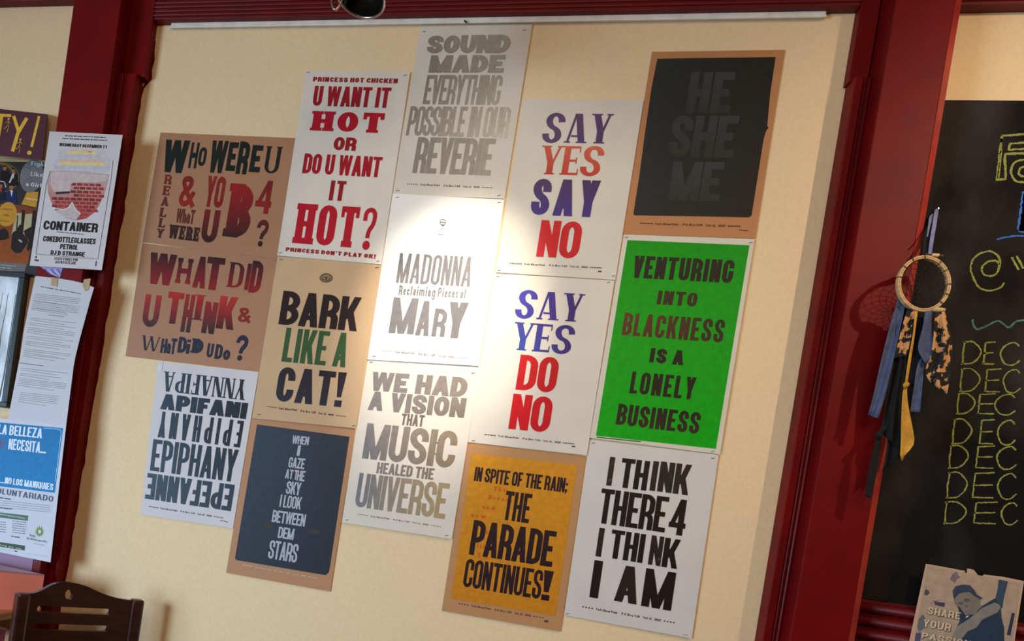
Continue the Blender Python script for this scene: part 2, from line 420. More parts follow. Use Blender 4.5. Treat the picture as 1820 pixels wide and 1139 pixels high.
class Sheet:
    def __init__(s, name, corners, col, label, cat, crop, d=.001, du=0, dv=0, base=0.0, group=None, outline=None, rough=.62, th=.0005):
        s.c = corners; s.ox, s.oy, s.k = crop; s.d, s.du, s.dv, s.base = d, du, dv, base
        s.to_uv = homog(corners, SQ); s.to_px = homog(SQ, corners)
        m = papermat(name + '_paper', col, rough)
        if outline:
            uv = [s.to_uv(*p) for p in outline]; n = len(uv)
            vs = [s.wp(*p) for p in uv] + [s.wp(*p, -th) for p in uv]
            fs = [tuple(range(n)), tuple(range(2 * n - 1, n - 1, -1))] + [(i, i + n, (i + 1) % n + n, (i + 1) % n) for i in range(n)]
        else:
            nx, ny = 4, 6; vs = []; fs = []
            for l in (0, -th):
                for j in range(ny + 1):
                    for i in range(nx + 1): vs.append(s.wp(i / nx, j / ny, l))
            o = (nx + 1) * (ny + 1); id_ = lambda i, j: j * (nx + 1) + i
            for j in range(ny):
                for i in range(nx):
                    a = (id_(i, j), id_(i, j + 1), id_(i + 1, j + 1), id_(i + 1, j)); fs.append(a); fs.append(tuple(v + o for v in a[::-1]))
            ring = [id_(i, 0) for i in range(nx)] + [id_(nx, j) for j in range(ny)] + [id_(i, ny) for i in range(nx, 0, -1)] + [id_(0, j) for j in range(ny, 0, -1)]
            for i in range(len(ring)): a, b = ring[i], ring[(i + 1) % len(ring)]; fs.append((a, b, b + o, a + o))
        s.o = mesh(name, vs, fs, m); tag(s.o, label, cat, group)
    def wp(s, u, v, lift=0):
        px, py = s.to_px(u, v)
        return bp(px, py, -(s.base + s.d + s.du * u + s.dv * v + lift))
    def uv(s, x, y): return s.to_uv(s.ox + x / s.k, s.oy + y / s.k)
    def text(s, txt, x0, y0, x1, y1, col, kind='g', st=.36, t=.2, gap=.12, ink=None, name='lettering', label=None, lift=.0009, rot=False, N=5, parts=None, parent=None, kind2=None):
        u0, v0 = s.uv(x0, y0); u1, v1 = s.uv(x1, y1)
        A = s.wp(u0, v0); Wd = (s.wp(u1, v0) - A).length; Hh = (s.wp(u0, v1) - A).length
        if kind == 'b': kind = 'B'
        if kind == 'g' and .3 <= st < .6: st *= .98
        if kind == 'c': st *= .85
        lay, tot = layout(txt, st, gap); unit = Wd / tot / Hh
        vs, fs, cs = [], [], []; cf = colfn(col)
        for ch, x, a in lay:
            if ch == ' ': continue
            V, Fc = tri(ch, a * unit, st * unit, t, kind, N); n = len(vs)
            for gx, gy in V:
                if rot: gx, gy = a * unit - gx, 1 - gy
                fx = (x * unit + gx) / (tot * unit)
                vs.append(s.wp(u0 + (u1 - u0) * fx, v1 + (v0 - v1) * gy, lift)); cs.append(cf(min(1, max(0, fx)), min(1, max(0, gy))))
            fs += [tuple(i + n for i in f) for f in Fc]
        o = mesh(name, vs, fs, ink or INK, parent or s.o, cs)
        if label: o['label'] = label
        return o
    def poly(s, pts, col, name='printed_area', label=None, lift=.0005, ink=None):
        """printed flat shape(s) given by crop coordinates"""
        if not isinstance(pts[0][0], (list, tuple)): pts = [pts]
        vs, fs, cs = [], [], []; cf = colfn(col)
        for pl in pts:
            uv = [s.uv(*p) for p in pl]; n = len(vs)
            r = delaunay_2d_cdt([Vector(p) for p in uv], [], [list(range(len(uv)))] if area2(uv) > 0 else [list(range(len(uv)))[::-1]], 1, 1e-6)
            us = [p[0] for p in uv]; vv = [p[1] for p in uv]; du = max(us) - min(us) or 1; dv = max(vv) - min(vv) or 1
            for p in r[0]:
                vs.append(s.wp(p[0], p[1], lift)); cs.append(cf((p[0] - min(us)) / du, 1 - (p[1] - min(vv)) / dv))
            fs += [tuple(i + n for i in f) for f in r[2]]
        o = mesh(name, vs, fs, ink or MATTE, s.o, cs)
        if label: o['label'] = label
        return o
    def line(s, pts, wd, col, name='printed_line', label=None, lift=.0008, ink=None, closed=False):
        q = []; P = [Vector(p) for p in pts]
        if closed: P.append(P[0])
        for a, b in zip(P, P[1:]):
            if (b - a).length < 1e-4: continue
            n = (b - a).normalized(); n = Vector((-n.y, n.x)) * wd / 2; q.append([tuple(a + n), tuple(b + n), tuple(b - n), tuple(a - n)])
        return s.poly(q, col, name, label, lift, ink)
    def words(s, rows, col, hgt, seed=1, name='small_print', lift=.0008):
        """illegible fine print: rows (x0,y0,x1,y1) broken into word-length dashes"""
        rnd = random.Random(seed); q = []
        for x0, y0, x1, y1 in rows:
            L = x1 - x0; x = 0
            while x < L - hgt:
                wl = min(rnd.uniform(2, 7) * hgt, L - x)
                ya = y0 + (y1 - y0) * x / L; yb = y0 + (y1 - y0) * (x + wl) / L
                q.append([(x0 + x, ya - hgt / 2), (x0 + x + wl, yb - hgt / 2), (x0 + x + wl, yb + hgt / 2), (x0 + x, ya + hgt / 2)]); x += wl + hgt * .9
        return s.poly(q, col, name, None, lift)
    def staples(s, pts, px=5.5):
        for x, y in pts:
            a = s.ox + x / s.k; b = s.oy + y / s.k
            u0, v0 = s.to_uv(a - px / 2, b + .3); u1, v1 = s.to_uv(a + px / 2, b - .3)
            p, q = s.wp(u0, v0, .0012), s.wp(u1, v1, .0012)
            MB().tube([s.wp(u0, v0, .0002), p, q, s.wp(u1, v1, .0002)], .0006, 5).build('staple', STAPLE, s.o)
    def imprint(s, x0, y0, x1, y1, col=(50, 45, 42), h=11, ink=None, n=6):
        """publisher line with a row of stars at either end, following the slope x0,y0 -> x1,y1 (centre line)"""
        L = x1 - x0; sl = (y1 - y0) / L
        def seg(txt, a, b, hh, st=.2):
            xa, xb = x0 + L * a, x0 + L * b; ya, yb = y0 + sl * (xa - x0), y0 + sl * (xb - x0)
            s.text(txt, xa, ya - hh / 2 + 0, xb, yb + hh / 2, col, 'g', st, .2, .16, ink=ink, name='imprint_line', N=1)
        for i in range(2):
            a = 0 if i == 0 else .87
            pts = []
            for j in range(n):
                cx = x0 + L * (a + .13 * (j + .5) / n); cy = y0 + sl * (cx - x0); rr = h * .32
                pts.append([(cx + rr * math.cos(k * math.pi / 3), cy + rr * math.sin(k * math.pi / 3)) for k in range(6)])
            s.poly(pts, col, 'star_row', lift=.0009, ink=ink or INK)
        seg('York Show Print', .155, .38, h); seg('P.O. Box 126', .43, .62, h); seg('York, AL', .655, .75, h); seg('36925', .78, .845, h)
def area2(p): return sum(p[i][0] * p[(i + 1) % len(p)][1] - p[(i + 1) % len(p)][0] * p[i][1] for i in range(len(p)))
def ell(cx, cy, a, b, n=28, a0=0, a1=360, sk=0):
    return [(cx + a * math.cos(math.radians(a0 + (a1 - a0) * i / n)) + sk * b * math.sin(math.radians(a0 + (a1 - a0) * i / n)), cy + b * math.sin(math.radians(a0 + (a1 - a0) * i / n))) for i in range(n if a1 - a0 == 360 else n + 1)]
# ------------------------------------------------------------------ the setting
XL, XR, YB, ZT = -3.3, 3.6, -5.2, 3.2
def struct(mb, name, m, parent=None, kind=True, **k):
    o = mb.build(name, m, parent, **k)
    if kind and parent is None: o['kind'] = 'structure'
    return o
struct(MB().box(XL, XR, 0, .12, 0, ZT), 'wall_front', WALL)
struct(MB().box(XL, XR, YB - .12, YB, 0, ZT), 'wall_back', WALL)
struct(MB().box(XR, XR + .12, YB, 0, 0, ZT), 'wall_right', WALL)
struct(MB().box(XL - .12, XL, YB, -4.1, 0, ZT).box(XL - .12, XL, -2.4, 0, 0, ZT).box(XL - .12, XL, -4.1, -2.4, 0, .55).box(XL - .12, XL, -4.1, -2.4, 2.05, ZT), 'wall_left', WALL)
struct(MB().box(XL - .12, XR + .12, YB - .12, .12, -.1, 0), 'floor', FLOOR)
struct(MB().box(XL - .12, XR + .12, YB - .12, .12, ZT, ZT + .1), 'ceiling', CEIL)
f = MB()
for a in ((-4.1, -4.04, .55, 2.05), (-2.46, -2.4, .55, 2.05), (-4.04, -2.46, .55, .61), (-4.04, -2.46, 1.99, 2.05), (-3.27, -3.23, .61, 1.99)):
    f.box(XL - .115, XL - .075, *a)
struct(f, 'window_1', NYLON)
struct(MB().box(XL, XR, -.018, 0, 0, .14), 'baseboard_front', RED)
# left post with its stepped casing
LZ = bp(262, 130, -.05).z
xl = bp(275, 80, 0).x; xl2 = bp(246, 205, 0).x
t1 = struct(MB().box(-1.406, -1.243, -.10, 0, .14, ZT), 'trim_1', RED, bevel=.003)
t2 = struct(MB().box(-1.243, xl, -.035, 0, LZ, ZT), 'trim_2', RED, bevel=.002)
qb = bp(119, 1005, 0); xb_ = xl2 + (qb.x - xl2) * (LZ - .14) / (LZ - qb.z)     # the old casing runs slightly out of plumb
cas = MB().box(-1.243, xl2, -.05, 0, .14, LZ); cas.v = [(xb_, a[1], a[2]) if a[0] == xl2 and a[2] < 1 else a for a in cas.v]
struct(cas, 'lower_casing', RED, t2, bevel=.002)
struct(MB().box(-1.2428, -1.226, -.058, -.05, .14, LZ - .004), 'casing_bead', RED, t2, bevel=.003)
rnd = random.Random(3); vs = []; fs = []          # uneven brushed paint line on the wall beside the casing
zs = [.15 + i * .03 for i in range(int((2.73 - .15) / .03))]
for i, z in enumerate(zs):
    e = (xl if z > LZ else xl2 + (xb_ - xl2) * (LZ - z) / (LZ - .14)); w_ = .002 + rnd.random() ** 2 * .006
    vs += [(e - .004, -.0006, z), (e + w_, -.0006, z)]
fs = [(2 * i, 2 * i + 1, 2 * i + 3, 2 * i + 2) for i in range(len(zs) - 1)]
mesh('paint_line', vs, fs, RED, t2)
# top trim: a fascia with reeds
def fascia(name, x0, x1, z0, y, n, sp, m, z1=ZT):
    o = struct(MB().box(x0, x1, y, 0, z0, z1), name, m, bevel=.002)
    for i in range(n):
        z = z0 + .012 + i * sp
        vs = []; N = 6
        for x in (x0, x1):
            for k in range(N + 1):
                a = math.pi * k / N; vs.append((x, y - math.sin(a) * sp * .34, z - math.cos(a) * sp * .36))
        fs = [(k, k + 1, k + N + 2, k + N + 1) for k in range(N)]
        mesh('reed', vs, fs, m, o, smooth=True)
    return o
zt = bp(900, 22, -.03).z
xr = bp(1512, 70, 0).x; xr2 = bp(1454, 450, 0).x
fascia('trim_3', xl, xr, zt, -.03, 6, .0125, DRED)
# right post, its casing, reeds and chamfered edge
RZ = bp(1507, 136, -.05).z
t4 = struct(MB().box(xr, .80, -.03, 0, RZ, ZT), 'trim_4', RED, bevel=.002)
struct(MB().box(xr2, .783, -.05, 0, .14, RZ), 'lower_casing', RED, t4, bevel=.002)
struct(MB().box(.783, .805, -.042, 0, .14, RZ), 'reed_bed', DRED, t4)
for x in (.7885, .7985):
    MB().tube([(x, -.043, .14), (x, -.043, RZ)], .0042, 8).build('reed', DRED, t4, True)
struct(MB().box(.803, .925, -.10, 0, .14, ZT), 'trim_5', RED, bevel=.002)
v = []
for z in (.14, ZT): v += [(.925, -.0995, z), (.9462, -.080, z), (.9462, 0, z), (.925, 0, z)]
struct(MB().add(v, [(0, 1, 5, 4), (1, 2, 6, 5), (2, 3, 7, 6), (3, 0, 4, 7), (3, 2, 1, 0), (4, 5, 6, 7)]), 'trim_6', REDE)
k = MB(); k.tube([bp(1598, 372, -.1005) + Vector((.004 * math.cos(a / 8 * 2 * math.pi), 0, .0045 * math.sin(a / 8 * 2 * math.pi))) for a in range(8)], .0008, 5, True)
fascia('trim_7', .9462, XR, bp(1760, 8, -.03).z, -.03, 5, .0125, DRED)
fascia('trim_8', XL, -1.406, bp(60, 1, -.03).z, -.03, 5, .0125, DRED)
# chalkboard and the reeded ledge below it
BY = -.014
ZC1 = bp(1760, 178, BY).z; ZC0 = bp(1537, 1064, BY).z
board = MB().box(.9464, 2.15, BY, -.0005, ZC0, ZC1).build('chalkboard', BLACKB, bevel=.001)
tag(board, 'black chalkboard with yellow chalk writing beside the right red post', 'chalkboard')
led = struct(MB().box(.9464, 2.15, -.02, 0, ZC0 - .36, ZC0 - .001), 'trim_9', DRED)
for i in range(10):
    z = ZC0 - .02 - i * .033
    MB().tube([(.9466, -.024, z), (2.15, -.024, z)], .0125, 10).build('reed', DRED, led, True)
def stroke(lines, m, wd=.0036, name='chalk_mark', parent=None, seed=0, y=BY):
    rn = random.Random(seed); vs, fs = [], []
    for ln in lines:
        P = [bp(px, py, y - .0007) for px, py in ln]; Q = []
        for a, b in zip(P, P[1:]):
            n = max(1, int((b - a).length / .006))
            Q += [a.lerp(b, i / n) for i in range(n)]
        Q.append(P[-1])
        for i, p in enumerate(Q):
            a = Q[max(0, i - 1)]; b = Q[min(len(Q) - 1, i + 1)]; t = (b - a).normalized(); nn = Vector((-t.z, 0, t.x))
            w_ = wd / 2 * rn.uniform(.65, 1.2); j = rn.uniform(-.0005, .0005)
            base = len(vs); vs += [p + nn * (w_ + j), p - nn * (w_ - j)]
            if i: fs.append((base - 2, base - 1, base + 1, base))
    return mesh(name, vs, fs, m, parent or board)
def cv(ox, oy, k, pts): return [(ox + x / k, oy + y / k) for x, y in pts]
def sm(pts, N=6):
    """smooth a polyline (Catmull-Rom)"""
    P = [Vector(p) for p in pts]; P = [P[0]] + P + [P[-1]]; out = []
    for i in range(1, len(P) - 2):
        for k in range(N):
            t = k / N; a, b, c, d = P[i - 1:i + 3]
            out.append(tuple(.5 * ((2 * b) + (c - a) * t + (2 * a - 5 * b + 4 * c - d) * t * t + (3 * b - a - 3 * c + d) * t ** 3)))
    out.append(tuple(P[-2])); return out
g = lambda pts: cv(1660, 200, 2.7125, pts)
stroke([g([(327, 112), (470, 102), (470, 142)]), g([(327, 112), (302, 325), (345, 320), (342, 200), (470, 195)]), g([(470, 142), (368, 150), (360, 180), (470, 172)]),
        g(sm([(470, 232), (425, 228), (385, 245), (372, 290), (392, 328), (430, 335), (470, 330)])), g(sm([(470, 260), (428, 262), (408, 285), (420, 305), (470, 305)])),
        g(sm([(325, 125), (322, 200), (310, 320)]))], CHALK, .0052, 'chalk_heading')
stroke([g([(438, 380), (412, 565)]), g([(446, 382), (422, 572)]), g([(455, 384), (434, 570)]), g([(464, 384), (446, 572)]), g([(472, 384), (458, 572)]), g([(412, 565), (470, 580)])], CHALKB, .011, 'chalk_heading', )['label'] = 'blue chalk stroke'
stroke([g(sm([(302, 612), (350, 600), (430, 594), (480, 596)]))], CHALKB, .004, 'chalk_underline')['label'] = 'thin blue chalk line'
stroke([g(sm([(316, 735), (300, 715), (262, 718), (232, 745), (238, 778), (275, 788), (305, 770), (318, 725), (308, 690), (265, 668), (205, 690), (178, 735), (185, 785), (215, 840), (265, 858), (318, 845), (338, 820)]))], CHALK, .0045, 'chalk_sign')
stroke([g([(375, 697), (408, 758)]), g([(398, 690), (430, 752)])], CHALK, .0045, 'chalk_mark')
stroke([g(sm([(186, 995), (190, 1025), (210, 1045), (250, 1030), (310, 1005), (360, 1035), (400, 1005), (480, 1000)]))], CHALKG, .0045, 'chalk_wave')['label'] = 'pale green wavy chalk line'
rows = [((222, 290), (297, 345), (360, 432), 420, 502), ((214, 286), (303, 366), (370, 434), 517, 602), ((203, 268), (278, 345), (340, 416), 607, 682),
        ((186, 256), (283, 342), (350, 416), 700, 790), ((174, 244), (270, 342), (347, 420), 795, 878), ((166, 240), (258, 342), (350, 420), 892, 985), ((158, 236), (263, 352), (364, 424), 998, 1078)]
for i, (d, e, c, y0, y1) in enumerate(rows):
    h = y1 - y0; q = lambda pts: cv(1600, 400, 2.032, pts); sk = .14 * h
    x0, x1 = d; w_ = x1 - x0
    Dl = [q([(x0 + sk, y0), (x0 + sk * .4, y0 + h * .5), (x0 + 4, y1)]), q(sm([(x0 + sk - 6, y0 + 3), (x0 + w_ * .6, y0 + 2), (x1, y0 + h * .35), (x1 - 4, y0 + h * .65), (x0 + w_ * .55, y1 - 4), (x0 - 2, y1 - 1)]))]
    x0, x1 = e
    El = [q([(x0 + sk, y0 + 4), (x0 + 3, y1)]), q([(x0 + sk, y0 + 5), (x1, y0 + 2)]), q([(x0 + sk * .3, y0 + h * .52), (x1 - 8, y0 + h * .5)]), q([(x0 + 2, y1 - 2), (x1 - 6, y1)])]
    x0, x1 = c; w_ = x1 - x0
    Cl = [q(sm([(x1 - 2, y0 + h * .22), (x0 + w_ * .72, y0 + h * .05), (x0 + w_ * .25, y0 + h * .2), (x0 + 2, y0 + h * .55), (x0 + w_ * .25, y1 - 2), (x0 + w_ * .65, y1 + 3), (x1, y1 - h * .16)]))]
    stroke(Dl + El + Cl, CHALK, .0035 + .0006 * (i == 0), 'chalk_word', seed=i)

# ------------------------------------------------------------------ the printed posters
WHITE = (218, 206, 190)
KRAFT = (168, 118, 82)
Z = (0, 0, 1)
# who were u / what did u think : two landscape kraft sheets
cA = (220, 220, 2.587)
DK = (26, 34, 30); DR = (150, 36, 30); BR = (58, 28, 24)
p2 = Sheet('letterpress_poster', [(253, 432), (548, 464), (512, 667), (223, 633)], KRAFT, 'landscape brown paper poster with red and navy lettering WHAT DID U THINK', 'poster', cA, .0012, group='letterpress posters on the middle wall')
p1 = Sheet('letterpress_poster', [(285.3, 235.5), (566, 247), (530, 466), (253, 430)], KRAFT, 'landscape brown paper poster with black and red lettering WHO WERE U', 'poster', cA, .0021, group='letterpress posters on the middle wall')
for a in (('W', 195, 72, 300, 228, (DK,), 'g', .40), ('H', 314, 85, 345, 205, (DK,), 'g', .3), ('O', 352, 107, 382, 195, (DK,), 'g', .34), ('W', 410, 76, 477, 228, (DK,), 'g', .40), ('E', 488, 84, 525, 218, (DK,), 'g', .4),
          ('R', 537, 80, 580, 233, (DK,), 'g', .4), ('E', 594, 97, 638, 224, (DK,), 'g', .4), ('U', 662, 103, 722, 230, (DK,), 'c', .3)):
    h_ = a[4] - a[2]; p1.text(a[0], a[1], a[2], a[3] - .12 * h_, a[4], a[5], a[6], st=a[7], gap=0)
for i, (ch, x, y) in enumerate((('R', 190, 233), ('E', 183, 284), ('A', 176, 333), ('L', 168, 384), ('L', 163, 432), ('Y', 154, 480))):
    p1.text(ch, x, y, x + 27, y + 46, ((122 - i * 8, 44, 34), (114 - i * 8, 42, 32)), 'b', .3, .16, 0)
R1 = ((122, 32, 28), (150, 40, 32)); R2 = (DR, BR)
for a in (('&', 270, 236, 328, 386, R1, 'g', .3), ('YO', 390, 238, 462, 388, ((142, 40, 34), (128, 30, 28)), 'g', .34), ('U', 374, 392, 434, 550, ((118, 30, 28), (48, 28, 24)), 'g', .34),
          ('B', 492, 272, 596, 530, ((158, 30, 30), (150, 32, 32), (58, 28, 26), (58, 28, 26)), 'b', .38), ('4', 622, 258, 682, 416, ((108, 30, 28), (150, 36, 32)), 'g', .3), ('?', 618, 438, 662, 568, ((96, 32, 28), (40, 28, 26)), 'g', .26),
          ('WhaT', 248, 388, 326, 462, (100, 44, 34), 'g', .34), ('WERE', 212, 462, 350, 542, ((66, 34, 28), (52, 30, 26)), 'b', .36)):
    h_ = a[4] - a[2]; p1.text(a[0], a[1], a[2], a[3] - .08 * h_, a[4], a[5], a[6], st=a[7], gap=.06)
TD = ((48, 26, 28), (142, 30, 30)); TU = ((178, 40, 36), (84, 26, 28)); NV = ((40, 36, 62), (30, 36, 44))
for a in (('W', 125, 590, 224, 746, TD, 'g', .42), ('H', 252, 615, 303, 738, TD, 'b', .24), ('A', 336, 608, 370, 758, TD, 'g', .42), ('T', 388, 610, 444, 768, TD, 'g', .42), ('D', 494, 635, 540, 756, TD, 'c', .34), ('I', 572, 642, 569, 765, TD, 'g', 1), ('D', 595, 628, 622, 780, TD, 'g', .42),
          ('U', 102, 782, 152, 938, ((172, 44, 38), (44, 36, 32)), 'g', .34), ('T', 208, 770, 256, 923, TU, 'g', .4), ('H', 286, 782, 302, 960, ((160, 36, 34), (30, 40, 36)), 'g', .42), ('I', 340, 784, 350, 903, TU, 'c', .9), ('N', 378, 816, 412, 967, ((150, 36, 34), (30, 36, 34)), 'g', .4), ('K', 446, 790, 502, 948, ((186, 44, 40), (60, 26, 26)), 'g', .42),
          ('&', 529, 842, 580, 916, (136, 38, 34), 'b', .3),
          ('W', 88, 972, 156, 1048, NV, 'c', .26), ('H', 176, 986, 192, 1055, NV, 'g', .4), ('a', 201, 985, 211, 1057, NV, 'g', .36), ('T', 222, 985, 235, 1060, NV, 'g', .4), ('D', 256, 978, 282, 1055, NV, 'g', .4), ('i', 294, 990, 299, 1058, NV, 'g', .9), ('D', 316, 985, 364, 1058, NV, 'b', .4),
          ('U', 388, 1008, 406, 1075, NV, 'g', .38), ('D', 426, 1012, 448, 1083, NV, 'g', .38), ('o', 464, 1016, 484, 1087, NV, 'g', .36), ('?', 522, 968, 558, 1092, NV, 'g', .3)):
    p2.text(*a[:7], st=a[7], gap=0)
GP = 'letterpress posters on the middle wall'
# bark like a cat
cD = (440, 450, 3.56)
s = Sheet('letterpress_poster', [(493.4, 455), (677.4, 471), (631.7, 761), (447.6, 743)], (196, 160, 118), 'tan poster with black and green lettering BARK LIKE A CAT', 'poster', cD, .0035, .0015, .001, group=GP)
B_ = (38, 24, 24)
s.text('BARK', 228, 236, 690, 494, B_, st=.37, t=.17, gap=.06)
s.text('LIKE A', 247, 470, 616, 722, (52, 84, 46), st=.36, t=.13, gap=.12, label='green lettering')
s.text('CAT!', 206, 716, 592, 974, ((40, 28, 34), (42, 40, 50)), st=.37, t=.17, gap=.12)
s.line(ell(497, 156, 38, 26, 20), 7, (92, 78, 50), 'eye_emblem', 'small olive eye emblem', closed=True)
s.line(ell(497, 156, 29, 19, 16), 5, (110, 94, 62), 'eye_emblem', closed=True)
s.line(ell(497, 158, 22, 10, 14), 5, (70, 62, 44), 'eye_emblem', closed=True)
s.poly(ell(497, 157, 8, 8, 10), (70, 62, 44), 'eye_emblem', lift=.001)
s.imprint(120, 968, 622, 1033)
s.staples([(818, 90), (212, 40), (75, 1020), (672, 1090)])
# epiphany
cE = (230, 630, 3.558)
s = Sheet('letterpress_poster', [(280.6, 642.6), (459.6, 661), (414, 939), (249.7, 914)], (206, 198, 196), 'white poster with dark blue upside-down and upright EPIPHANY lettering', 'poster', cE, .0025, 0, .001, group=GP)
T1 = (32, 50, 64); T2 = (28, 38, 46); TE = (T1, T2, T1, T2)  # bluer letters at the left: window reflection put into the ink colour
s.text('APIFANNY', 226, 106, 722, 288, ((38, 62, 78), (34, 34, 40), (36, 58, 74), (34, 34, 40)), 'c', .34, .1, .2, rot=True, label='upside-down serif lettering')
s.text('APIFANI', 205, 246, 735, 408, (T1, (28, 30, 34), T1, (28, 30, 34)), st=.42, t=.26, gap=.06)
s.text('YNAHPIPE', 196, 358, 698, 588, (T1, (26, 26, 30), T1, (26, 26, 30)), st=.28, t=.12, gap=.36, rot=True)
s.text('EPIPHANY', 152, 534, 660, 806, ((34, 52, 64), T2, (32, 48, 60), T2), st=.34, t=.13, gap=.1)
s.text('ENNAFEPE', 116, 748, 640, 990, ((36, 54, 66), (40, 52, 62), (36, 54, 66), (40, 52, 62)), st=.38, t=.17, gap=.08, rot=True)
s.imprint(122, 960, 592, 1032)
s.words([(575, 1048, 622, 1058)], (90, 90, 90), 5)
s.poly([(180, 42), (212, 46), (204, 112), (168, 108)], (206, 206, 204), 'clear_tape', 'strip of clear tape', .0009)
# when i gaze at the sky
cF = (390, 740, 3.558)
s = Sheet('letterpress_poster', [(447.6, 743), (631.7, 761), (586.7, 1051), (401.8, 1017.7)], (178, 126, 84), 'brown paper poster with slate blue panel and pale lettering STARS', 'poster', cF, .0012, .001, .0015, group=GP)
s.poly([(238, 50), (822, 128), (700, 940), (692, 985), (672, 1003), (650, 1000), (108, 908), (98, 898)], ((56, 66, 78), (48, 52, 58), (50, 56, 66), (42, 46, 54)), 'dark_panel', 'slate blue printed panel', .0005)
G_ = (172, 172, 180)
s.text('WHEN', 466, 119, 562, 182, G_, st=.34, t=.17, gap=.03)
s.text('I', 498, 182, 506, 250, G_, st=.8, gap=0)
s.text('GAZE', 444, 256, 535, 334, G_, st=.34, t=.16, gap=.04)
s.text('AT', 422, 332, 462, 397, G_, st=.34, t=.16, gap=.04); s.text('T', 478, 337, 492, 402, (196, 160, 168), st=.36, gap=0); s.text('HE', 497, 340, 536, 411, G_, st=.34, t=.16, gap=.04)
s.text('SKY', 430, 408, 508, 500, G_, st=.34, t=.15, gap=.04)
s.text('I LOOK', 390, 493, 512, 590, G_, st=.32, t=.14, gap=.06)
s.text('BETWEEN', 341, 590, 538, 697, G_, st=.34, t=.15, gap=.02)
s.text('DEM', 378, 696, 466, 782, G_, st=.34, t=.15, gap=.03)
s.text('STARS', 323, 780, 486, 926, G_, st=.33, t=.12, gap=.04)
s.imprint(145, 938, 622, 1024, (206, 190, 170), 12)
for pts, c in ((ell(300, 690, 40, 18, 9), (66, 58, 48)), (ell(600, 730, 38, 18, 9), (62, 58, 50)), (ell(520, 540, 30, 12, 8), (58, 56, 52))):
    s.poly(pts, c, 'scuff', lift=.0007)
# we had a vision
cG = (600, 630, 3.352)
s = Sheet('letterpress_poster', [(653.7, 638.4), (853.3, 649.4), (802.9, 958), (607.5, 928.3)], WHITE, 'white poster with grey and tan lettering MUSIC HEALED THE UNIVERSE', 'poster', cG, .0015, .001, .003, group=GP)
gr = (124, 116, 114); gt = (150, 130, 106)
s.text('WE HAD', 212, 102, 764, 254, (gr, (136, 122, 110), gr, (136, 122, 110)), st=.38, t=.24, gap=.06, ink=SILVER)
s.text('A VISION', 196, 218, 752, 376, (gr, (136, 122, 110), gr, (122, 108, 94)), st=.36, t=.23, gap=.07, ink=SILVER)
s.text('THAT', 386, 350, 510, 430, (112, 100, 90), st=.34, t=.18, gap=.1, ink=SILVER)
s.text('MUSIC', 178, 408, 688, 678, (gr, gt, (112, 112, 114), (138, 116, 92)), st=.34, t=.17, gap=.06, ink=SILVER)
s.text('HEALED THE', 240, 640, 568, 746, (gr, (122, 110, 94), gr, (126, 112, 94)), st=.34, t=.17, gap=.1, ink=SILVER)
s.text('UNIVERSE', 132, 704, 636, 980, ((112, 112, 116), (164, 140, 100), (116, 118, 122), (172, 146, 100)), st=.33, t=.14, gap=.06, ink=SILVER)
s.poly([(590, 520), (598, 522), (596, 530), (588, 528)], (60, 150, 80), 'green_fleck', lift=.0012); s.poly([(580, 585), (588, 587), (586, 595), (578, 593)], (60, 150, 80), 'green_fleck', lift=.0012)
s.imprint(118, 950, 618, 1026, (110, 105, 100), 9)
s.staples([(200, 45), (808, 110), (55, 985), (650, 1078)])
# hot chicken
cB = (490, 110, 3.08)
s = Sheet('letterpress_poster', [(543.6, 124.6), (729, 128), (677.7, 469.7), (492.6, 454)], WHITE, 'white poster with all red lettering U WANT IT HOT', 'poster', cB, .0048, .0, .0, group=GP)
Rd = (176, 16, 36); Rc = (146, 22, 34)
s.text('PRINCESS HOT CHICKEN', 207, 82, 666, 117, Rc, st=.36, t=.2, gap=.16, N=3)
s.text('U WANT IT', 216, 131, 618, 252, ((160, 20, 36), (150, 18, 32)), st=.38, t=.16, gap=.1)
s.text('HOT', 202, 268, 592, 390, Rd, 'b', .33, .2, .05)
s.text('OR', 324, 410, 436, 487, (150, 22, 30), st=.36, t=.22, gap=.08)
s.text('DO U WANT', 160, 500, 570, 632, (164, 16, 36), st=.37, t=.16, gap=.1)
s.text('IT', 305, 648, 372, 762, (144, 24, 32), st=.38, t=.16, gap=.2)
s.text('HOT', 122, 773, 440, 1018, Rd, 'b', .34, .13, .05)
s.text('?', 488, 795, 528, 1032, Rd, st=.3, t=.11, gap=0)
s.text("PRINCESS DON'T PLAY OK!", 57, 1014, 546, 1076, Rc, st=.36, t=.2, gap=.16, N=3)
s.staples([(178, 57), (708, 72), (25, 1045), (560, 1090)])
# sound made everything
cC = (690, 40, 3.558)
s = Sheet('letterpress_poster', [(748, 47), (946, 44), (896.6, 353), (695.6, 345)], (212, 201, 184), 'white poster with silver grey lettering SOUND MADE EVERYTHING', 'poster', cC, .002, .0025, .0, group=GP)
a_, b_ = (136, 125, 112), (160, 149, 133)  # ink lightens to the right: glare put into the silver colour
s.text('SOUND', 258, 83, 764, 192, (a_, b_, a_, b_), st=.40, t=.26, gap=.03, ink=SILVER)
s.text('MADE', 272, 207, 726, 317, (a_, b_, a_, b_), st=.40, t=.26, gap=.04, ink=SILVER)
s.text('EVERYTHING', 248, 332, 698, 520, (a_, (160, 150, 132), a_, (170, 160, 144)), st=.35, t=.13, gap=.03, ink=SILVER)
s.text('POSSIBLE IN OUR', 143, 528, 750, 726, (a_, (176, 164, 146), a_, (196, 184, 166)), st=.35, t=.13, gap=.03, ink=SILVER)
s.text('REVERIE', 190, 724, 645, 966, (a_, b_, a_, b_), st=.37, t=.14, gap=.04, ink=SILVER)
s.imprint(118, 1020, 660, 1044, (84, 76, 66), 11)
s.staples([(228, 58), (862, 47), (60, 1062), (700, 1092)])
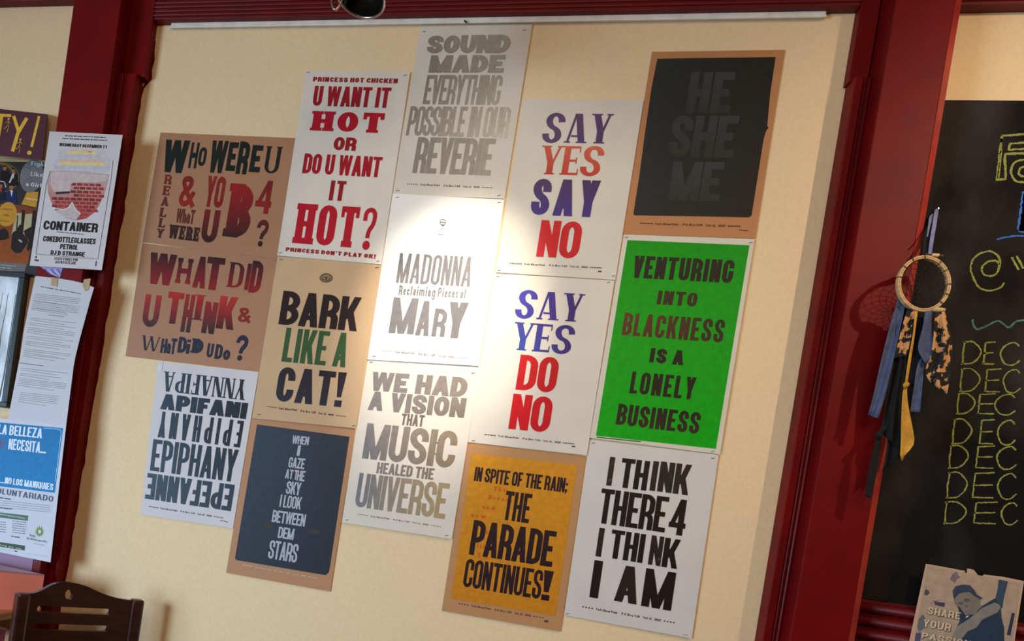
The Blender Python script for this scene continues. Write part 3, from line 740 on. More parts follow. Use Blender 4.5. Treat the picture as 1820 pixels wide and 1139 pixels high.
# madonna
cH = (640, 330, 3.45)
s = Sheet('letterpress_poster', [(698, 344), (896.5, 354.6), (851, 650), (653, 638.7)], (234, 228, 218), 'white poster in the brightest lamp light, silver grey lettering ending in MARY', 'poster', cH, .0028, .002, .001, group=GP)
M1, M2 = (92, 88, 84), (116, 112, 112)  # the lighter of the two greys holds glare in the ink colour
s.text('MADONNA', 246, 412, 672, 618, (M1, M2, M2, M2), st=.29, t=.09, gap=.14, ink=SILVER)
s.text('Reclaiming Pieces of', 243, 610, 646, 690, (M1, (128, 124, 124), M2, (128, 124, 124)), st=.3, t=.14, gap=.24, ink=SILVER, N=3)
s.text('M', 207, 683, 327, 910, (M2,), st=.36, t=.15, gap=0, ink=SILVER)
s.text('A', 368, 705, 418, 920, (M2,), st=.40, t=.14, gap=0, ink=SILVER)
s.text('R', 462, 752, 515, 926, (M2,), st=.36, t=.16, gap=0, ink=SILVER)
s.text('Y', 552, 711, 634, 936, (M2,), 'g', .42, .15, 0, ink=SILVER)
s.line(ell(507, 222, 17, 18, 16), 4, (96, 96, 90), 'balloon_emblem', 'tiny round emblem', closed=True)
s.line([(492, 222), (522, 226)], 4, (96, 96, 90), 'balloon_emblem'); s.poly([(494, 236), (520, 239), (507, 250)], (90, 90, 84), 'balloon_emblem', lift=.0009)
s.poly([ell(501, 265, 4, 4, 6), [(478, 297), (510, 299), (510, 303), (478, 301)]], (120, 120, 112), 'balloon_emblem', lift=.0009)
s.imprint(135, 1010, 655, 1058, (110, 106, 100), 9)
s.staples([(230, 70), (852, 102), (86, 1045)])
# say yes say no
cI = (880, 160, 3.348)
s = Sheet('letterpress_poster', [(930, 176.4), (1144, 178), (1093.6, 497.5), (881.5, 484)], (213, 203, 186), 'cream poster reading SAY YES SAY NO with orange YES', 'poster', cI, .0025, .002, .0, group=GP)
s.text('SAY', 312, 138, 668, 318, ((88, 52, 92), (92, 56, 100), (84, 50, 96), (60, 50, 96)), 'c', .34, .1, .24)
s.text('YES', 292, 330, 618, 510, ((196, 78, 52), (206, 92, 66), (178, 40, 34), (190, 56, 40)), 'c', .34, .1, .16, label='orange red lettering')
s.text('SAY', 238, 526, 596, 757, ((70, 40, 84), (64, 44, 120)), st=.37, t=.17, gap=.2)
s.text('NO', 277, 773, 492, 1004, (196, 18, 30), st=.36, t=.15, gap=.06, label='red lettering')
s.imprint(88, 1030, 635, 1058, h=12, n=7)
s.words([(612, 1078, 640, 1080)], (90, 80, 80), 8); s.staples([(25, 1072), (705, 1105)])
# say yes do no
cJ = (830, 480, 3.452)
s = Sheet('letterpress_poster', [(877.8, 485.8), (1092, 498.8), (1043, 808.8), (831.4, 785.6)], WHITE, 'white poster reading SAY YES DO NO with blue YES', 'poster', cJ, .0018, .003, .001, group=GP)
P1, P2 = (56, 50, 150), (64, 36, 100)
s.text('SAY', 326, 122, 688, 318, (P1, P2, P1, P2), 'c', .34, .1, .24)
s.text('YES', 306, 318, 632, 515, ((56, 56, 140), (60, 40, 110), (44, 72, 160), (62, 40, 110)), 'c', .34, .1, .16)
s.text('DO', 330, 517, 538, 754, (190, 10, 24), st=.37, t=.15, gap=.06, label='red lettering')
s.text('NO', 286, 757, 500, 998, (196, 10, 26), st=.37, t=.15, gap=.06, label='red lettering')
s.imprint(105, 1007, 660, 1066, h=12, n=7)
s.words([(642, 1080, 668, 1083)], (90, 80, 80), 8); s.staples([(190, 38), (868, 74), (40, 1045)])
# he she me
cL = (1090, 70, 3.078)
s = Sheet('letterpress_poster', [(1158.9, 92), (1395.4, 88.5), (1342.8, 424), (1106, 416)], (182, 122, 74), 'brown paper poster with a black panel and faint grey HE SHE ME', 'poster', cL, .002, .001, .0, group=GP)
s.poly([(241, 106), (500, 101), (700, 99), (888, 96), (858, 300), (842, 474), (850, 482), (836, 500), (822, 548), (770, 880), (757, 962), (744, 973), (500, 968), (118, 962), (110, 955), (142, 750), (172, 520), (210, 260)], ((42, 45, 41), (32, 30, 26), (42, 44, 42), (38, 34, 30)), 'black_panel', 'black printed panel with ragged edge', .0005)
hh = ((58, 60, 58), (50, 49, 46))
s.text('HE', 427, 180, 634, 404, hh, st=.38, t=.19, gap=.08, ink=MATTE, label='faint grey lettering')
s.text('SHE', 330, 416, 656, 648, hh, st=.37, t=.19, gap=.06, ink=MATTE, label='faint grey lettering')
s.text('ME', 332, 668, 578, 888, hh, st=.36, t=.19, gap=.06, ink=MATTE, label='faint grey lettering')
s.imprint(145, 1005, 697, 1022, (70, 40, 26), 13, n=7)
s.words([(690, 1042, 742, 1046)], (120, 70, 40), 5)
# venturing into blackness
cK = (1050, 400, 2.713)
s = Sheet('letterpress_poster', [(1109, 416.6), (1341, 425), (1279.6, 807.3), (1048, 778)], (210, 202, 184), 'bright green poster with black lettering VENTURING INTO BLACKNESS', 'poster', cK, .0042, .002, .0, group=GP)
s.poly([(177, 72), (765, 97), (603, 1078), (25, 1015)], ((0, 142, 4), (0, 158, 6)), 'green_panel', 'bright green printed panel', .0005, ink=INK)
kb = (34, 26, 20)
s.text('VENTURING', 214, 147, 680, 280, ((36, 30, 20), kb), st=.38, t=.17, gap=.14)
s.text('INTO', 328, 315, 508, 394, (56, 40, 22), st=.36, t=.2, gap=.18)
s.text('BLACKNESS', 165, 422, 634, 568, ((96, 52, 26), (34, 40, 24), (90, 44, 24), (52, 36, 22)), st=.34, t=.15, gap=.18)  # brown first letters: glare put into the ink colour
s.text('IS A', 292, 592, 444, 676, kb, st=.38, t=.22, gap=.16)
s.text('LONELY', 202, 705, 494, 842, kb, st=.34, t=.15, gap=.2)
s.text('BUSINESS', 136, 860, 518, 1008, ((34, 26, 20), (50, 34, 26)), st=.36, t=.16, gap=.14)
s.line([(30, 1022), (242, 1044)], 4, (20, 70, 24)); s.staples([(772, 84), (172, 58), (585, 1092)])
# the parade continues
cM = (770, 770, 3.086)
s = Sheet('letterpress_poster', [(831.6, 786), (1042, 810.5), (995.9, 1122), (785.2, 1085)], (184, 132, 82), 'brown paper poster with orange panel and black lettering THE PARADE CONTINUES', 'poster', cM, .0010, .001, .002, group=GP)
s.poly([(212, 110), (790, 175), (670, 1000), (97, 905)], ((206, 138, 30), (196, 124, 22)), 'orange_panel', 'orange printed panel', .0005)
OR = (202, 92, 26)
for a in (('The', 332, 290, 398, 322), ('Dream', 302, 336, 432, 378), ('and', 268, 392, 338, 422), ('now', 208, 434, 290, 468), ('is', 262, 515, 300, 555), ('the', 270, 560, 350, 600), ('time', 240, 600, 330, 640), ('to', 246, 650, 300, 690)):
    s.text(*a, OR, 'b', .3, .16, .2, lift=.0007, ink=MATTE, label='faint red underprinting')
pb = ((44, 26, 28), (38, 22, 30))
s.text('IN SPITE OF THE RAIN;', 233, 183, 732, 326, pb, st=.36, t=.16, gap=.07)
s.text('THE', 402, 315, 522, 493, pb, st=.36, t=.14, gap=.08)
s.text('PARADE', 224, 474, 650, 734, pb, st=.38, t=.15, gap=.05)
s.text('CONTINUES', 184, 686, 585, 910, pb, st=.34, t=.13, gap=.07)
s.text('!', 612, 750, 636, 920, pb, st=1, gap=0)
s.imprint(135, 932, 608, 1012, (120, 52, 40), 12, n=4)
s.poly(ell(620, 1030, 13, 7, 10), (90, 70, 50), 'stamp', lift=.0009)
# i think there 4 i am
cN = (990, 780, 3.174)
s = Sheet('letterpress_poster', [(1048, 781.6), (1277.3, 808.4), (1229.4, 1134.4), (1002.6, 1092.9)], (210, 202, 195), 'white poster with black lettering I THINK THERE 4 I THINK I AM', 'poster', cN, .0018, .003, .001, group=GP)
kk = (30, 20, 17); W_ = INKW
s.text('I', 300, 100, 306, 265, kk, st=1, gap=0, ink=W_); s.text('TH', 370, 107, 502, 292, kk, st=.37, t=.15, gap=.07)
s.text('I', 545, 124, 552, 294, kk, st=1, gap=0, ink=W_); s.text('NK', 588, 126, 738, 318, kk, st=.37, t=.15, gap=.07, ink=W_)
s.text('THERE', 254, 278, 606, 528, kk, st=.37, t=.13, gap=.05); s.text('4', 652, 334, 716, 548, kk, st=.38, t=.16, gap=0)
s.text('I', 240, 500, 247, 665, kk, st=1, gap=0, ink=W_); s.text('THI', 312, 510, 480, 700, kk, st=.37, t=.14, gap=.08); s.text('N', 536, 542, 582, 718, kk, st=.36, gap=0, ink=W_); s.text('K', 612, 556, 676, 734, kk, st=.38, gap=0)
s.text('I', 212, 682, 230, 900, kk, st=1, gap=0)
s.text('A', 350, 708, 448, 934, kk, st=.40, t=.16, gap=0, ink=W_)
s.text('M', 504, 728, 642, 970, kk, st=.36, t=.16, gap=0)
s.imprint(138, 945, 667, 1037, (36, 28, 26), 14, n=4)
s.words([(712, 1103, 738, 1106)], (140, 135, 130), 4); s.staples([(205, 22), (880, 108), (60, 985)])
# white plastic rail over the posters with a small black hook
y = -.012
a, b = bp(305, 45, -.006), bp(1468, 22, -.006); z1 = bp(900, 36, -.012).z
ra = empty('poster_rail', ((a.x + b.x) / 2, -.006, z1)); tag(ra, 'long white plastic rail along the top of the middle wall panel', 'rail')
MB().box(a.x, b.x, y, -.0005, z1 - .004, z1 + .0165).build('rail', NYLON, ra, bevel=.003)
MB().box(a.x, b.x, y - .003, y + .002, z1 - .007, z1 - .001).build('lip', NYLON, ra, bevel=.001)
p = bp(827, 38, -.02); MB().tube([p + Vector((-.003, .004, .005)), p + Vector((0, 0, 0)), p + Vector((.004, 0, -.004))], .0022, 6).build('hook', PLAST, ra)
# ------------------------------------------------------------------ papers at the left
PB = .100                                              # front of the left post
# maroon canvas sign
sg = Sheet('canvas_sign', [(-190, 172), (84.3, 203), (75, 284), (-196, 256)], (78, 26, 40), 'maroon canvas sign with gold letters TY! on the left wall', 'sign', (0, 180, 3.796), .0, base=.045, th=.044, rough=.7)
GOLD = (222, 176, 62)
sg.line([(-20, 92), (76, 97)], 20, GOLD, 'letter_stroke', lift=.001); sg.line([(12, 95), (-14, 250)], 24, GOLD, 'letter_stroke', lift=.001)
sg.line([(92, 98), (128, 212)], 22, GOLD, 'letter_stroke', lift=.001); sg.line([(182, 112), (122, 212), (84, 338)], 24, GOLD, 'letter_stroke', lift=.0013)
sg.line([(264, 100), (213, 308)], 18, GOLD, 'letter_stroke', lift=.001); sg.poly(ell(198, 347, 16, 14, 12), GOLD, 'letter_dot', lift=.001)
for ox, oy in ((44, 112), (124, 250)):
    sg.poly(ell(ox + 14, oy + 8, 7, 8, 10), (206, 160, 96), 'painted_figure', 'tiny climbing figure', .0016)
    for pl in ([(12, 16), (10, 44), (-4, 66), (-20, 72)], [(10, 44), (12, 70), (2, 98)], [(12, 22), (26, 38)], [(11, 22), (-8, 34)]):
        sg.line([(ox + x, oy + y) for x, y in pl], 3.5, (206, 160, 96), 'painted_figure', lift=.0015)
# class flyer with photographs, on the wall
cl = (0, 270, 5.424)
fl = Sheet('class_flyer', [(-130, 268), (98, 291), (68, 493), (-158, 465)], (30, 22, 22), 'dark flyer with group photos, yellow and grey discs under the maroon sign', 'flyer', cl, .004, th=.0006)
YE = (196, 142, 48)
fl.poly([(-80, 92), (520, 100), (520, 60), (-80, 60)], (190, 160, 110), 'top_border')
fl.line(ell(20, 245, 162, 140, 30), 5, (150, 116, 60), 'ring', 'thin gold ring', .0012, closed=True)
fl.line(ell(-30, 280, 190, 172, 16, 270, 345), 26, (120, 92, 44), 'gold_band', lift=.001)
SK = (150, 96, 72)
def person(x, y, k, top, shirt=None):
    fl.poly([(x - 34 * k, y + 30 * k), (x + 34 * k, y + 30 * k), (x + 48 * k, y + 140 * k), (x - 48 * k, y + 140 * k)], top, 'printed_figure', lift=.0014)
    if shirt: fl.poly([(x - 10 * k, y + 26 * k), (x + 12 * k, y + 26 * k), (x + 2, y + 80 * k)], shirt, 'printed_figure', lift=.0016)
    fl.poly(ell(x, y, 19 * k, 25 * k, 12), SK, 'printed_figure', lift=.0018); fl.poly(ell(x, y - 12 * k, 19 * k, 14 * k, 12, 180, 360), (30, 22, 20), 'printed_figure', lift=.0019)
person(45, 155, 1, (28, 24, 26)); person(128, 182, 1, (24, 22, 24), (200, 190, 180)); fl.poly([(120, 205), (140, 210), (98, 300), (84, 296)], (196, 188, 180), 'printed_figure', lift=.0017)
fl.line([(0, 282), (44, 290), (56, 340)], 9, (200, 192, 182), 'printed_figure', lift=.0017)
person(8, 325, 1, (26, 30, 52), (170, 60, 50)); person(110, 340, 1.15, (30, 44, 84), (214, 210, 206))
fl.poly(ell(305, 232, 112, 158, 32, sk=-.12), (112, 108, 108), 'grey_disc', 'grey disc with white words', .0020)
fl.line(ell(243, 208, 38, 42, 20), 5, (150, 146, 144), 'badge', lift=.0024, closed=True); fl.line(ell(243, 208, 18, 21, 14), 6, (140, 136, 134), 'badge', lift=.0024, closed=True)
WT = (206, 200, 196)
fl.text('Fight', 306, 88, 440, 142, WT, st=.22, t=.12, gap=.22, lift=.0026); fl.text('Like', 300, 188, 408, 242, WT, st=.22, t=.12, gap=.22, lift=.0026); fl.text('a Girl', 254, 288, 396, 342, WT, st=.26, t=.14, gap=.22, lift=.0026)
fl.poly([(262, 380), (372, 385), (350, 535), (205, 505)], YE, 'yellow_shape', lift=.0012); fl.line([(250, 450), (262, 440), (272, 458), (284, 446), (296, 460), (310, 448), (322, 464), (336, 452), (348, 468), (362, 456)], 8, (220, 196, 150), 'skyline', lift=.0016)
fl.poly([(-60, 500), (150, 505), (356, 545), (270, 1080), (-60, 1060)], ((120, 62, 34), (150, 76, 30)), 'class_photo', 'printed photo of people grappling on an orange mat', .0010)
for a in ([(150, 590), (212, 588), (196, 800), (112, 790)], [(244, 600), (312, 594), (292, 800), (220, 790)]): fl.poly(a, (176, 166, 128), 'printed_window', lift=.0013)
for a in ((([(212, 560), (240, 560), (222, 800), (196, 800)])), ([(318, 560), (346, 560), (316, 900), (290, 860)]), ([(166, 610), (176, 610), (166, 760), (154, 760)])): fl.poly(a, (44, 30, 24), 'printed_frame', lift=.0015)
for a in ([(120, 780), (160, 750), (190, 700), (212, 700), (216, 790), (260, 830), (270, 870), (200, 970), (150, 976), (104, 930)], [(228, 760), (300, 720), (316, 760), (310, 900), (270, 960), (255, 930), (280, 850), (240, 800)], [(-20, 760), (40, 730), (80, 770), (84, 830), (40, 846), (-20, 850)]): fl.poly(a, (38, 30, 28), 'printed_figure', lift=.0018)
fl.poly([(180, 838), (216, 862), (206, 876), (178, 852)], (190, 180, 166), 'printed_figure', lift=.002)
fl.poly(ell(70, 600, 92, 118, 26, sk=-.1), YE, 'yellow_disc', 'yellow disc with small words', .0021)
fl.text('LADIES', 8, 536, 118, 566, (150, 104, 36), st=.22, t=.14, gap=.2, lift=.0025); fl.text('MMA', 36, 596, 90, 622, (150, 104, 36), st=.22, t=.14, gap=.2, lift=.0025); fl.text('CLASS', 4, 652, 98, 680, (150, 104, 36), st=.22, t=.14, gap=.2, lift=.0025)
fl.poly([(-60, 1052), (262, 1080), (240, 1152), (-60, 1150)], (112, 106, 104), 'grey_strip', lift=.0014); fl.words([(-20, 1086, 150, 1100), (-20, 1112, 110, 1122)], (170, 166, 164), 7, lift=.0018)
# framed picture; a bright reflection of trees is painted as its print
y0 = -.032
P = [bp(-150, 452, y0), bp(44.5, 484, y0), bp(12, 723.5, y0), bp(-185, 690, y0)]
xR = (P[1].x + P[2].x) / 2; zT = P[1].z; zB = P[2].z; xL = xR - .34
fr = empty('picture_frame', ((xR + xL) / 2, 0, zB)); tag(fr, 'black frame with painted reflection of pale winter trees and blue-green inner border', 'picture')
tw = .016
MB().box(xL, xR, y0, -.001, zT - tw, zT).box(xL, xR, y0, -.001, zB, zB + tw).box(xL, xL + tw, y0, -.001, zB + tw, zT - tw).box(xR - tw, xR, y0, -.001, zB + tw, zT - tw).build('frame', PLAST, fr, bevel=.002)
TEAL = mat('blue_green_mat_board', (44, 92, 108), .5, (34, 70, 84), 5)
t2_ = tw + .011
MB().box(xL + tw, xR - tw, -.022, -.012, zB + tw, zT - tw).build('mat_board', TEAL, fr)
PIC = mat('painted_sky_reflection', (236, 242, 246), .4, (176, 186, 190), 14, 8, stretch=(1, 1, .5), fac=(.4, .6))
MB().box(xL + t2_, xR - t2_, -.024, -.0215, zB + t2_ - .012, zT - t2_ + .012).build('picture', PIC, fr)
TRK = mat('painted_branch_reflection', (120, 112, 104), .5)
rnd = random.Random(5)
for i in range(9):
    x = xR - t2_ - .012 - i * .03; z = zB + .03; pts = []
    dx = rnd.uniform(-.02, .05)
    for j in range(6): pts.append((min(max(x + dx * j / 5 + rnd.uniform(-.004, .004), xL + .04), xR - t2_ - .003), -.0242, z + j * (zT - zB - .10) / 5))
    MB().tube(pts, [.0028 - .0004 * j for j in range(6)], 5).build('painted_branch_reflection', TRK, fr)
BOK = mat('painted_light_reflection', (236, 234, 222), .5)
for i in range(12):
    c = Vector((xR - t2_ - .006 - rnd.random() * .11, -.0243, zT - .03 - rnd.random() * .045)); r = .0024
    MB().add([c + Vector((r * math.cos(k * .7854), 0, r * math.sin(k * .7854))) for k in range(8)], [tuple(range(8))]).build('painted_light_reflection', BOK, fr)
# container gig flyer on the post
cc = (0, 180, 3.796)
s = Sheet('gig_flyer', [(88.3, 233.5), (218, 239.8), (181, 480), (52.7, 472)], (204, 196, 194), 'white gig flyer with brick-filled circle taped to the left post', 'flyer', cc, .0055, base=PB)
BK = (34, 28, 28)
s.words([(438, 232, 710, 244), (420, 250, 722, 264)], (60, 52, 52), 6, 3)
s.text('WEDNESDAY DECEMBER 11', 402, 281, 722, 318, BK, st=.34, t=.2, gap=.14, N=2)
s.poly([(410, 322), (350, 400), (372, 470), (720, 480), (742, 400), (690, 322)], (196, 190, 192), 'cloud_tint', lift=.0004)
for y, x0, x1, c in ((330, 500, 620, (216, 186, 160)), (346, 450, 650, (222, 196, 130)), (368, 430, 665, (190, 186, 190)), (400, 400, 700, (214, 176, 160)), (420, 396, 706, (222, 198, 134)), (446, 360, 740, (186, 184, 190))):
    s.poly([(x0 + 8, y - 12), (x1 + 4, y - 6), (x1 - 4, y + 16), (x0, y + 10)], c, 'sky_band', lift=.0006)
circ = [(334, 470), (420, 466), (560, 472), (735, 492)] + [(722, 560), (700, 630), (668, 700), (630, 755), (580, 790), (515, 803), (450, 790), (390, 745), (345, 680), (322, 610), (320, 540)]
s.poly(circ, ((186, 168, 160), (176, 60, 52)), 'brick_photo', 'printed photo of a broken brick wall', .0006)
rnd = random.Random(11)
for r_ in range(9):
    for c_ in range(9):
        x = 352 + c_ * 42 + (r_ % 2) * 20; y = 545 + r_ * 25 + c_ * 1.5
        if ((x + 18 - 520) / 185) ** 2 + ((y - 590) / 195) ** 2 > .95: continue
        if r_ < 4 and x < 470 and y < 630: continue
        k_ = rnd.uniform(.75, 1.1)
        s.poly([(x, y), (x + 36, y + 2), (x + 34, y + 20), (x - 2, y + 18)], (158 * k_, 52 * k_, 48 * k_), 'printed_brick', lift=.0008)
s.poly([(345, 480), (470, 476), (600, 490), (725, 500), (724, 535), (640, 548), (500, 545), (480, 560), (470, 612), (372, 618), (340, 560)], (196, 178, 172), 'plaster_patch', lift=.0010)
s.poly([(372, 612), (470, 606), (472, 620), (380, 628)], (60, 44, 40), 'plaster_edge', lift=.0012)
s.poly([(372, 735), (440, 728), (468, 716), (486, 682), (508, 726), (542, 762), (515, 800), (455, 790), (400, 760)], (190, 174, 170), 'torn_patch', lift=.0012)
s.line([(350, 722), (430, 730), (466, 715), (485, 680), (508, 724), (545, 762)], 6, (222, 214, 210), 'torn_edge', lift=.0014)
s.text('CONTAINER', 298, 803, 655, 885, BK, st=.34, t=.18, gap=.08)
s.words([(385, 880, 565, 898)], (90, 84, 84), 5)
s.text('COKEBOTTLEGLASSES', 294, 906, 642, 965, BK, st=.34, t=.2, gap=.1, N=3); s.text('PETROL', 408, 961, 522, 1003, BK, st=.34, t=.2, gap=.1, N=3); s.text('DJ D STRANGE', 344, 1004, 568, 1048, BK, st=.34, t=.2, gap=.1, N=3)
s.text('STATE STREET PUB', 368, 1051, 522, 1078, BK, st=.24, t=.14, gap=.2, N=2); s.text('243 N STATE AVE', 374, 1074, 510, 1101, BK, st=.24, t=.14, gap=.2, N=2)
s.text('9', 238, 1042, 246, 1060, BK, st=.3, gap=0, N=2); s.text('PM', 234, 1064, 258, 1080, BK, st=.3, gap=.1, N=2); s.line([(650, 1076), (645, 1112)], 6, BK)
s.line([(340, 470), (312, 560), (242, 1030), (660, 1064), (752, 500), (762, 400)], 2.6, (70, 62, 62), 'frame_line')
# purple flyers peeking out, on the post
s = Sheet('patterned_sticker', [(66, 470), (112, 474), (106, 494), (92, 488)], (150, 140, 190), 'small violet patterned sticker just below the gig flyer', 'sticker', (0, 470, 3.796), .001, base=PB)
for i in range(5): s.line([(300 + i * 22, 30), (330 + i * 20, 62), (380 + i * 8, 80)], 5, ((90, 70, 150), (210, 205, 225))[i % 2], 'printed_line', lift=.0006)
s = Sheet('lavender_sheet', [(-80, 940), (63, 962), (54, 1030), (-90, 1006)], (140, 104, 134), 'plain lavender sheet below the blue flyer on the left post', 'flyer', (0, 980, 7.16), .001, base=PB)
# petition : two taped sheets, the upper one curling
cp_ = (0, 470, 3.796)
ou = [(62.7, 491.9), (64, 490.5), (100, 494), (130, 499), (150, 504), (167.3, 510.8), (160, 535), (150, 572), (141, 605), (134, 634), (129.9, 655.7), (80, 650), (34.2, 643.9), (42, 590), (52, 540)]
s2 = Sheet('petition_sheet', [(34.2, 640), (130.5, 654), (117.5, 756), (14, 745)], (196, 193, 198), 'lower white typed petition sheet taped to the left post', 'paper', cp_, .0035, base=PB, group='typed petition sheets on the left post')
s1 = Sheet('petition_sheet', [(62.7, 491.9), (167.3, 510.8), (129.9, 655.7), (34.2, 643.9)], (196, 192, 194), 'upper white typed petition sheet, curled at its taped top corners', 'paper', cp_, .0048, base=PB, group='typed petition sheets on the left post', outline=ou)
s1.text('PETITION: The Need for Reforms', 277, 146, 549, 200, (40, 36, 42), st=.3, t=.14, gap=.16, N=2)
gy = (140, 134, 142)
def para(sh, x0, y0, x1, n, dy=11, dl=-4.5, seed=0):
    for j in range(n): sh.words([(x0 + dl * j, y0 + dy * j, x1 + dl * j - (70 if j == n - 1 else 0), y0 + dy * j + (x1 - x0) * .115)], gy, 3, seed + j)
para(s1, 238, 196, 545, 5); para(s1, 226, 248, 540, 5, seed=9); para(s1, 218, 292, 530, 2, seed=20); s1.words([(328, 340, 432, 352)], gy, 5); para(s1, 208, 360, 515, 2, seed=30)
para(s1, 200, 392, 512, 2, seed=40); para(s1, 192, 424, 505, 4, seed=50); para(s1, 184, 482, 495, 2, seed=60); para(s1, 178, 516, 480, 3, seed=70); para(s1, 168, 570, 475, 3, seed=80); para(s1, 160, 606, 440, 2, seed=90)
s2.line([(132, 664), (292, 684)], 3, (60, 55, 60)); para(s2, 142, 698, 455, 2, seed=100); para(s2, 136, 734, 410, 2, seed=110); para(s2, 132, 768, 450, 5, seed=120); para(s2, 140, 862, 400, 6, 12, seed=130)
for q in ([(348, 85), (392, 92), (385, 150), (342, 140)], [(566, 100), (612, 94), (600, 165), (575, 180), (556, 140)]):
    s1.poly(q, (178, 152, 116), 'masking_tape', 'yellowed masking tape', .0015)
# belleza flyer
cb = (0, 740, 4.215)
s = Sheet('volunteer_flyer', [(-92, 735), (117.8, 754), (89.8, 999.3), (-122, 957)], (198, 199, 206), 'blue and white flyer LA BELLEZA TE NECESITA low on the left post', 'flyer', cb, .0075, base=PB)
s.poly([(-380, 10), (472, 88), (410, 572), (-440, 470)], ((26, 116, 170), (28, 124, 180)), 'blue_field', 'bright blue printed field', .0005)
wh = (214, 222, 232)
s.line([(325, 86), (440, 96), (456, 108), (458, 130), (414, 488)], 5, (150, 200, 230), 'border_line')
s.text('LA BELLEZA', -8, 58, 312, 164, wh, st=.34, t=.13, gap=.1); s.text('TE', -8, 172, 36, 240, (110, 50, 110), st=.34, t=.14, gap=.1, label='purple lettering')
s.text('NECESITA...', 70, 166, 342, 278, wh, st=.34, t=.13, gap=.1); s.text('...NO LOS MANIQUIES', 8, 450, 396, 554, wh, st=.34, t=.13, gap=.1)
s.text('VOLUNTARIADO', -60, 528, 396, 640, (50, 46, 84), st=.24, t=.13, gap=.18, label='navy lettering')
s.words([(0, 608, 92, 622)], (60, 60, 90), 8); s.words([(-10, 628, 372, 668), (-10, 644, 372, 684), (-10, 662, 376, 700), (-10, 678, 376, 716)], (150, 156, 170), 5, 5); s.words([(0, 684, 88, 694)], (60, 60, 90), 7)
s.poly([(-60, 712), (210, 742), (206, 782), (-60, 750)], (84, 108, 96), 'green_bar', 'grey green bar', .0006); s.text('SECTOR FUTUROS', 0, 728, 184, 768, (210, 216, 210), st=.26, t=.14, gap=.18, N=2, lift=.001)
s.words([(-20, 788 + 18 * i, 44, 794 + 18 * i) for i in range(5)], (110, 110, 120), 5, 7); s.words([(92, 782 + 17 * i, 196, 794 + 17 * i) for i in range(6)], (110, 110, 120), 5, 8); s.words([(84, 896, 148, 906)], (60, 60, 80), 7)
for k in range(12):
    a = k * math.pi / 6; c_, d_ = math.cos(a), math.sin(a); X_, Y_ = 295, 862
    s.poly([(X_ + 16 * c_ - 7 * d_, Y_ + 18 * d_ + 7 * c_), (X_ + 36 * c_, Y_ + 42 * d_), (X_ + 16 * c_ + 7 * d_, Y_ + 18 * d_ - 7 * c_)], (112, 146, 62), 'leaf_emblem', lift=.0008)
s.line(ell(295, 862, 19, 22, 16), 12, (122, 152, 60), 'leaf_emblem', lift=.001, closed=True)
s.text('Keep', 222, 878, 262, 904, (90, 94, 110), st=.18, t=.1, gap=.2, N=2); s.text('Indianapolis', 202, 902, 352, 946, (96, 100, 112), st=.2, t=.1, gap=.2, N=2); s.words([(255, 950, 330, 966)], (140, 146, 150), 5)
s.poly([(-60, 932), (187, 968), (184, 1004), (-60, 966)], (62, 84, 60), 'green_bar', 'dark green bar', .0006); s.text('kibi.org/projects', -34, 950, 160, 996, (210, 216, 200), st=.26, t=.14, gap=.18, N=2, lift=.001)
s.words([(108, 1008, 142, 1014)], (40, 40, 50), 8); s.line([(0, 992), (100, 1008)], 1.6, (140, 144, 150)); s.line([(200, 1026), (360, 1050)], 1.6, (120, 124, 130))
# share your passion flyer on the chalkboard
cs = (1620, 990, 7.645)
X = lambda x, y: (1620 + x / 7.645, 990 + y / 7.645)
ou = [X(195, 90), X(380, 122), X(560, 155), X(722, 185), X(735, 245), X(750, 245), X(755, 155), X(800, 160), X(850, 175), X(880, 215), X(905, 245), X(955, 265), X(985, 235), X(1250, 268), X(1529, 325), (1784, 1262), (1597, 1228)]
s = Sheet('dance_flyer', [(1645.5, 1001.8), (1820, 1032.5), (1784, 1262), (1597, 1228)], (196, 164, 138), 'tan flyer SHARE YOUR PASSION with torn top pinned over the chalkboard bottom', 'flyer', cs, .0, base=.042, outline=ou, th=.0006)
s.poly([(220, 118), (1495, 352), (1240, 1900), (-60, 1700)], ((178, 154, 132), (164, 150, 134)), 'photo_area', 'printed photo of an embracing couple', .0004)
NB, MBl = (44, 62, 84), (96, 110, 118)
s.poly([(1185, 305), (1312, 328), (1255, 560), (1235, 690), (1205, 700), (1128, 600), (1170, 440)], (58, 76, 96), 'printed_shape', lift=.0006)
s.poly([(1365, 755), (1405, 765), (1345, 1065), (1295, 1055)], (54, 54, 80), 'printed_shape', lift=.0006)
s.poly([(600, 200), (625, 205), (632, 245), (665, 270), (640, 290), (625, 290), (590, 355), (530, 310), (522, 295), (555, 235)], (124, 108, 116), 'printed_shape', lift=.0006)
s.poly([(175, 480), (190, 430), (240, 462), (245, 490), (210, 525), (172, 510)], (76, 82, 82), 'printed_shape', lift=.0006)
s.poly([(100, 840), (150, 775), (195, 830), (180, 960), (100, 1020), (80, 930)], (102, 108, 112), 'printed_shape', lift=.0006)
s.poly([(60, 1030), (130, 1025), (110, 1250), (30, 1250)], (86, 80, 118), 'printed_shape', lift=.0006)
s.line([(270, 640), (300, 590), (330, 600), (390, 580)], 8, (110, 100, 110), 'printed_shape', lift=.0006); s.poly([(310, 600), (455, 620), (450, 680), (320, 650)], (70, 66, 88), 'printed_shape', lift=.0006)
s.poly([(575, 560), (600, 640), (660, 680), (740, 790), (800, 760), (1130, 560), (1200, 640), (1215, 690), (1225, 820), (1260, 960), (1262, 1300), (560, 1300), (690, 1100), (620, 940), (660, 860), (640, 700)], NB, 'printed_shape', 'navy printed dress', .0008)
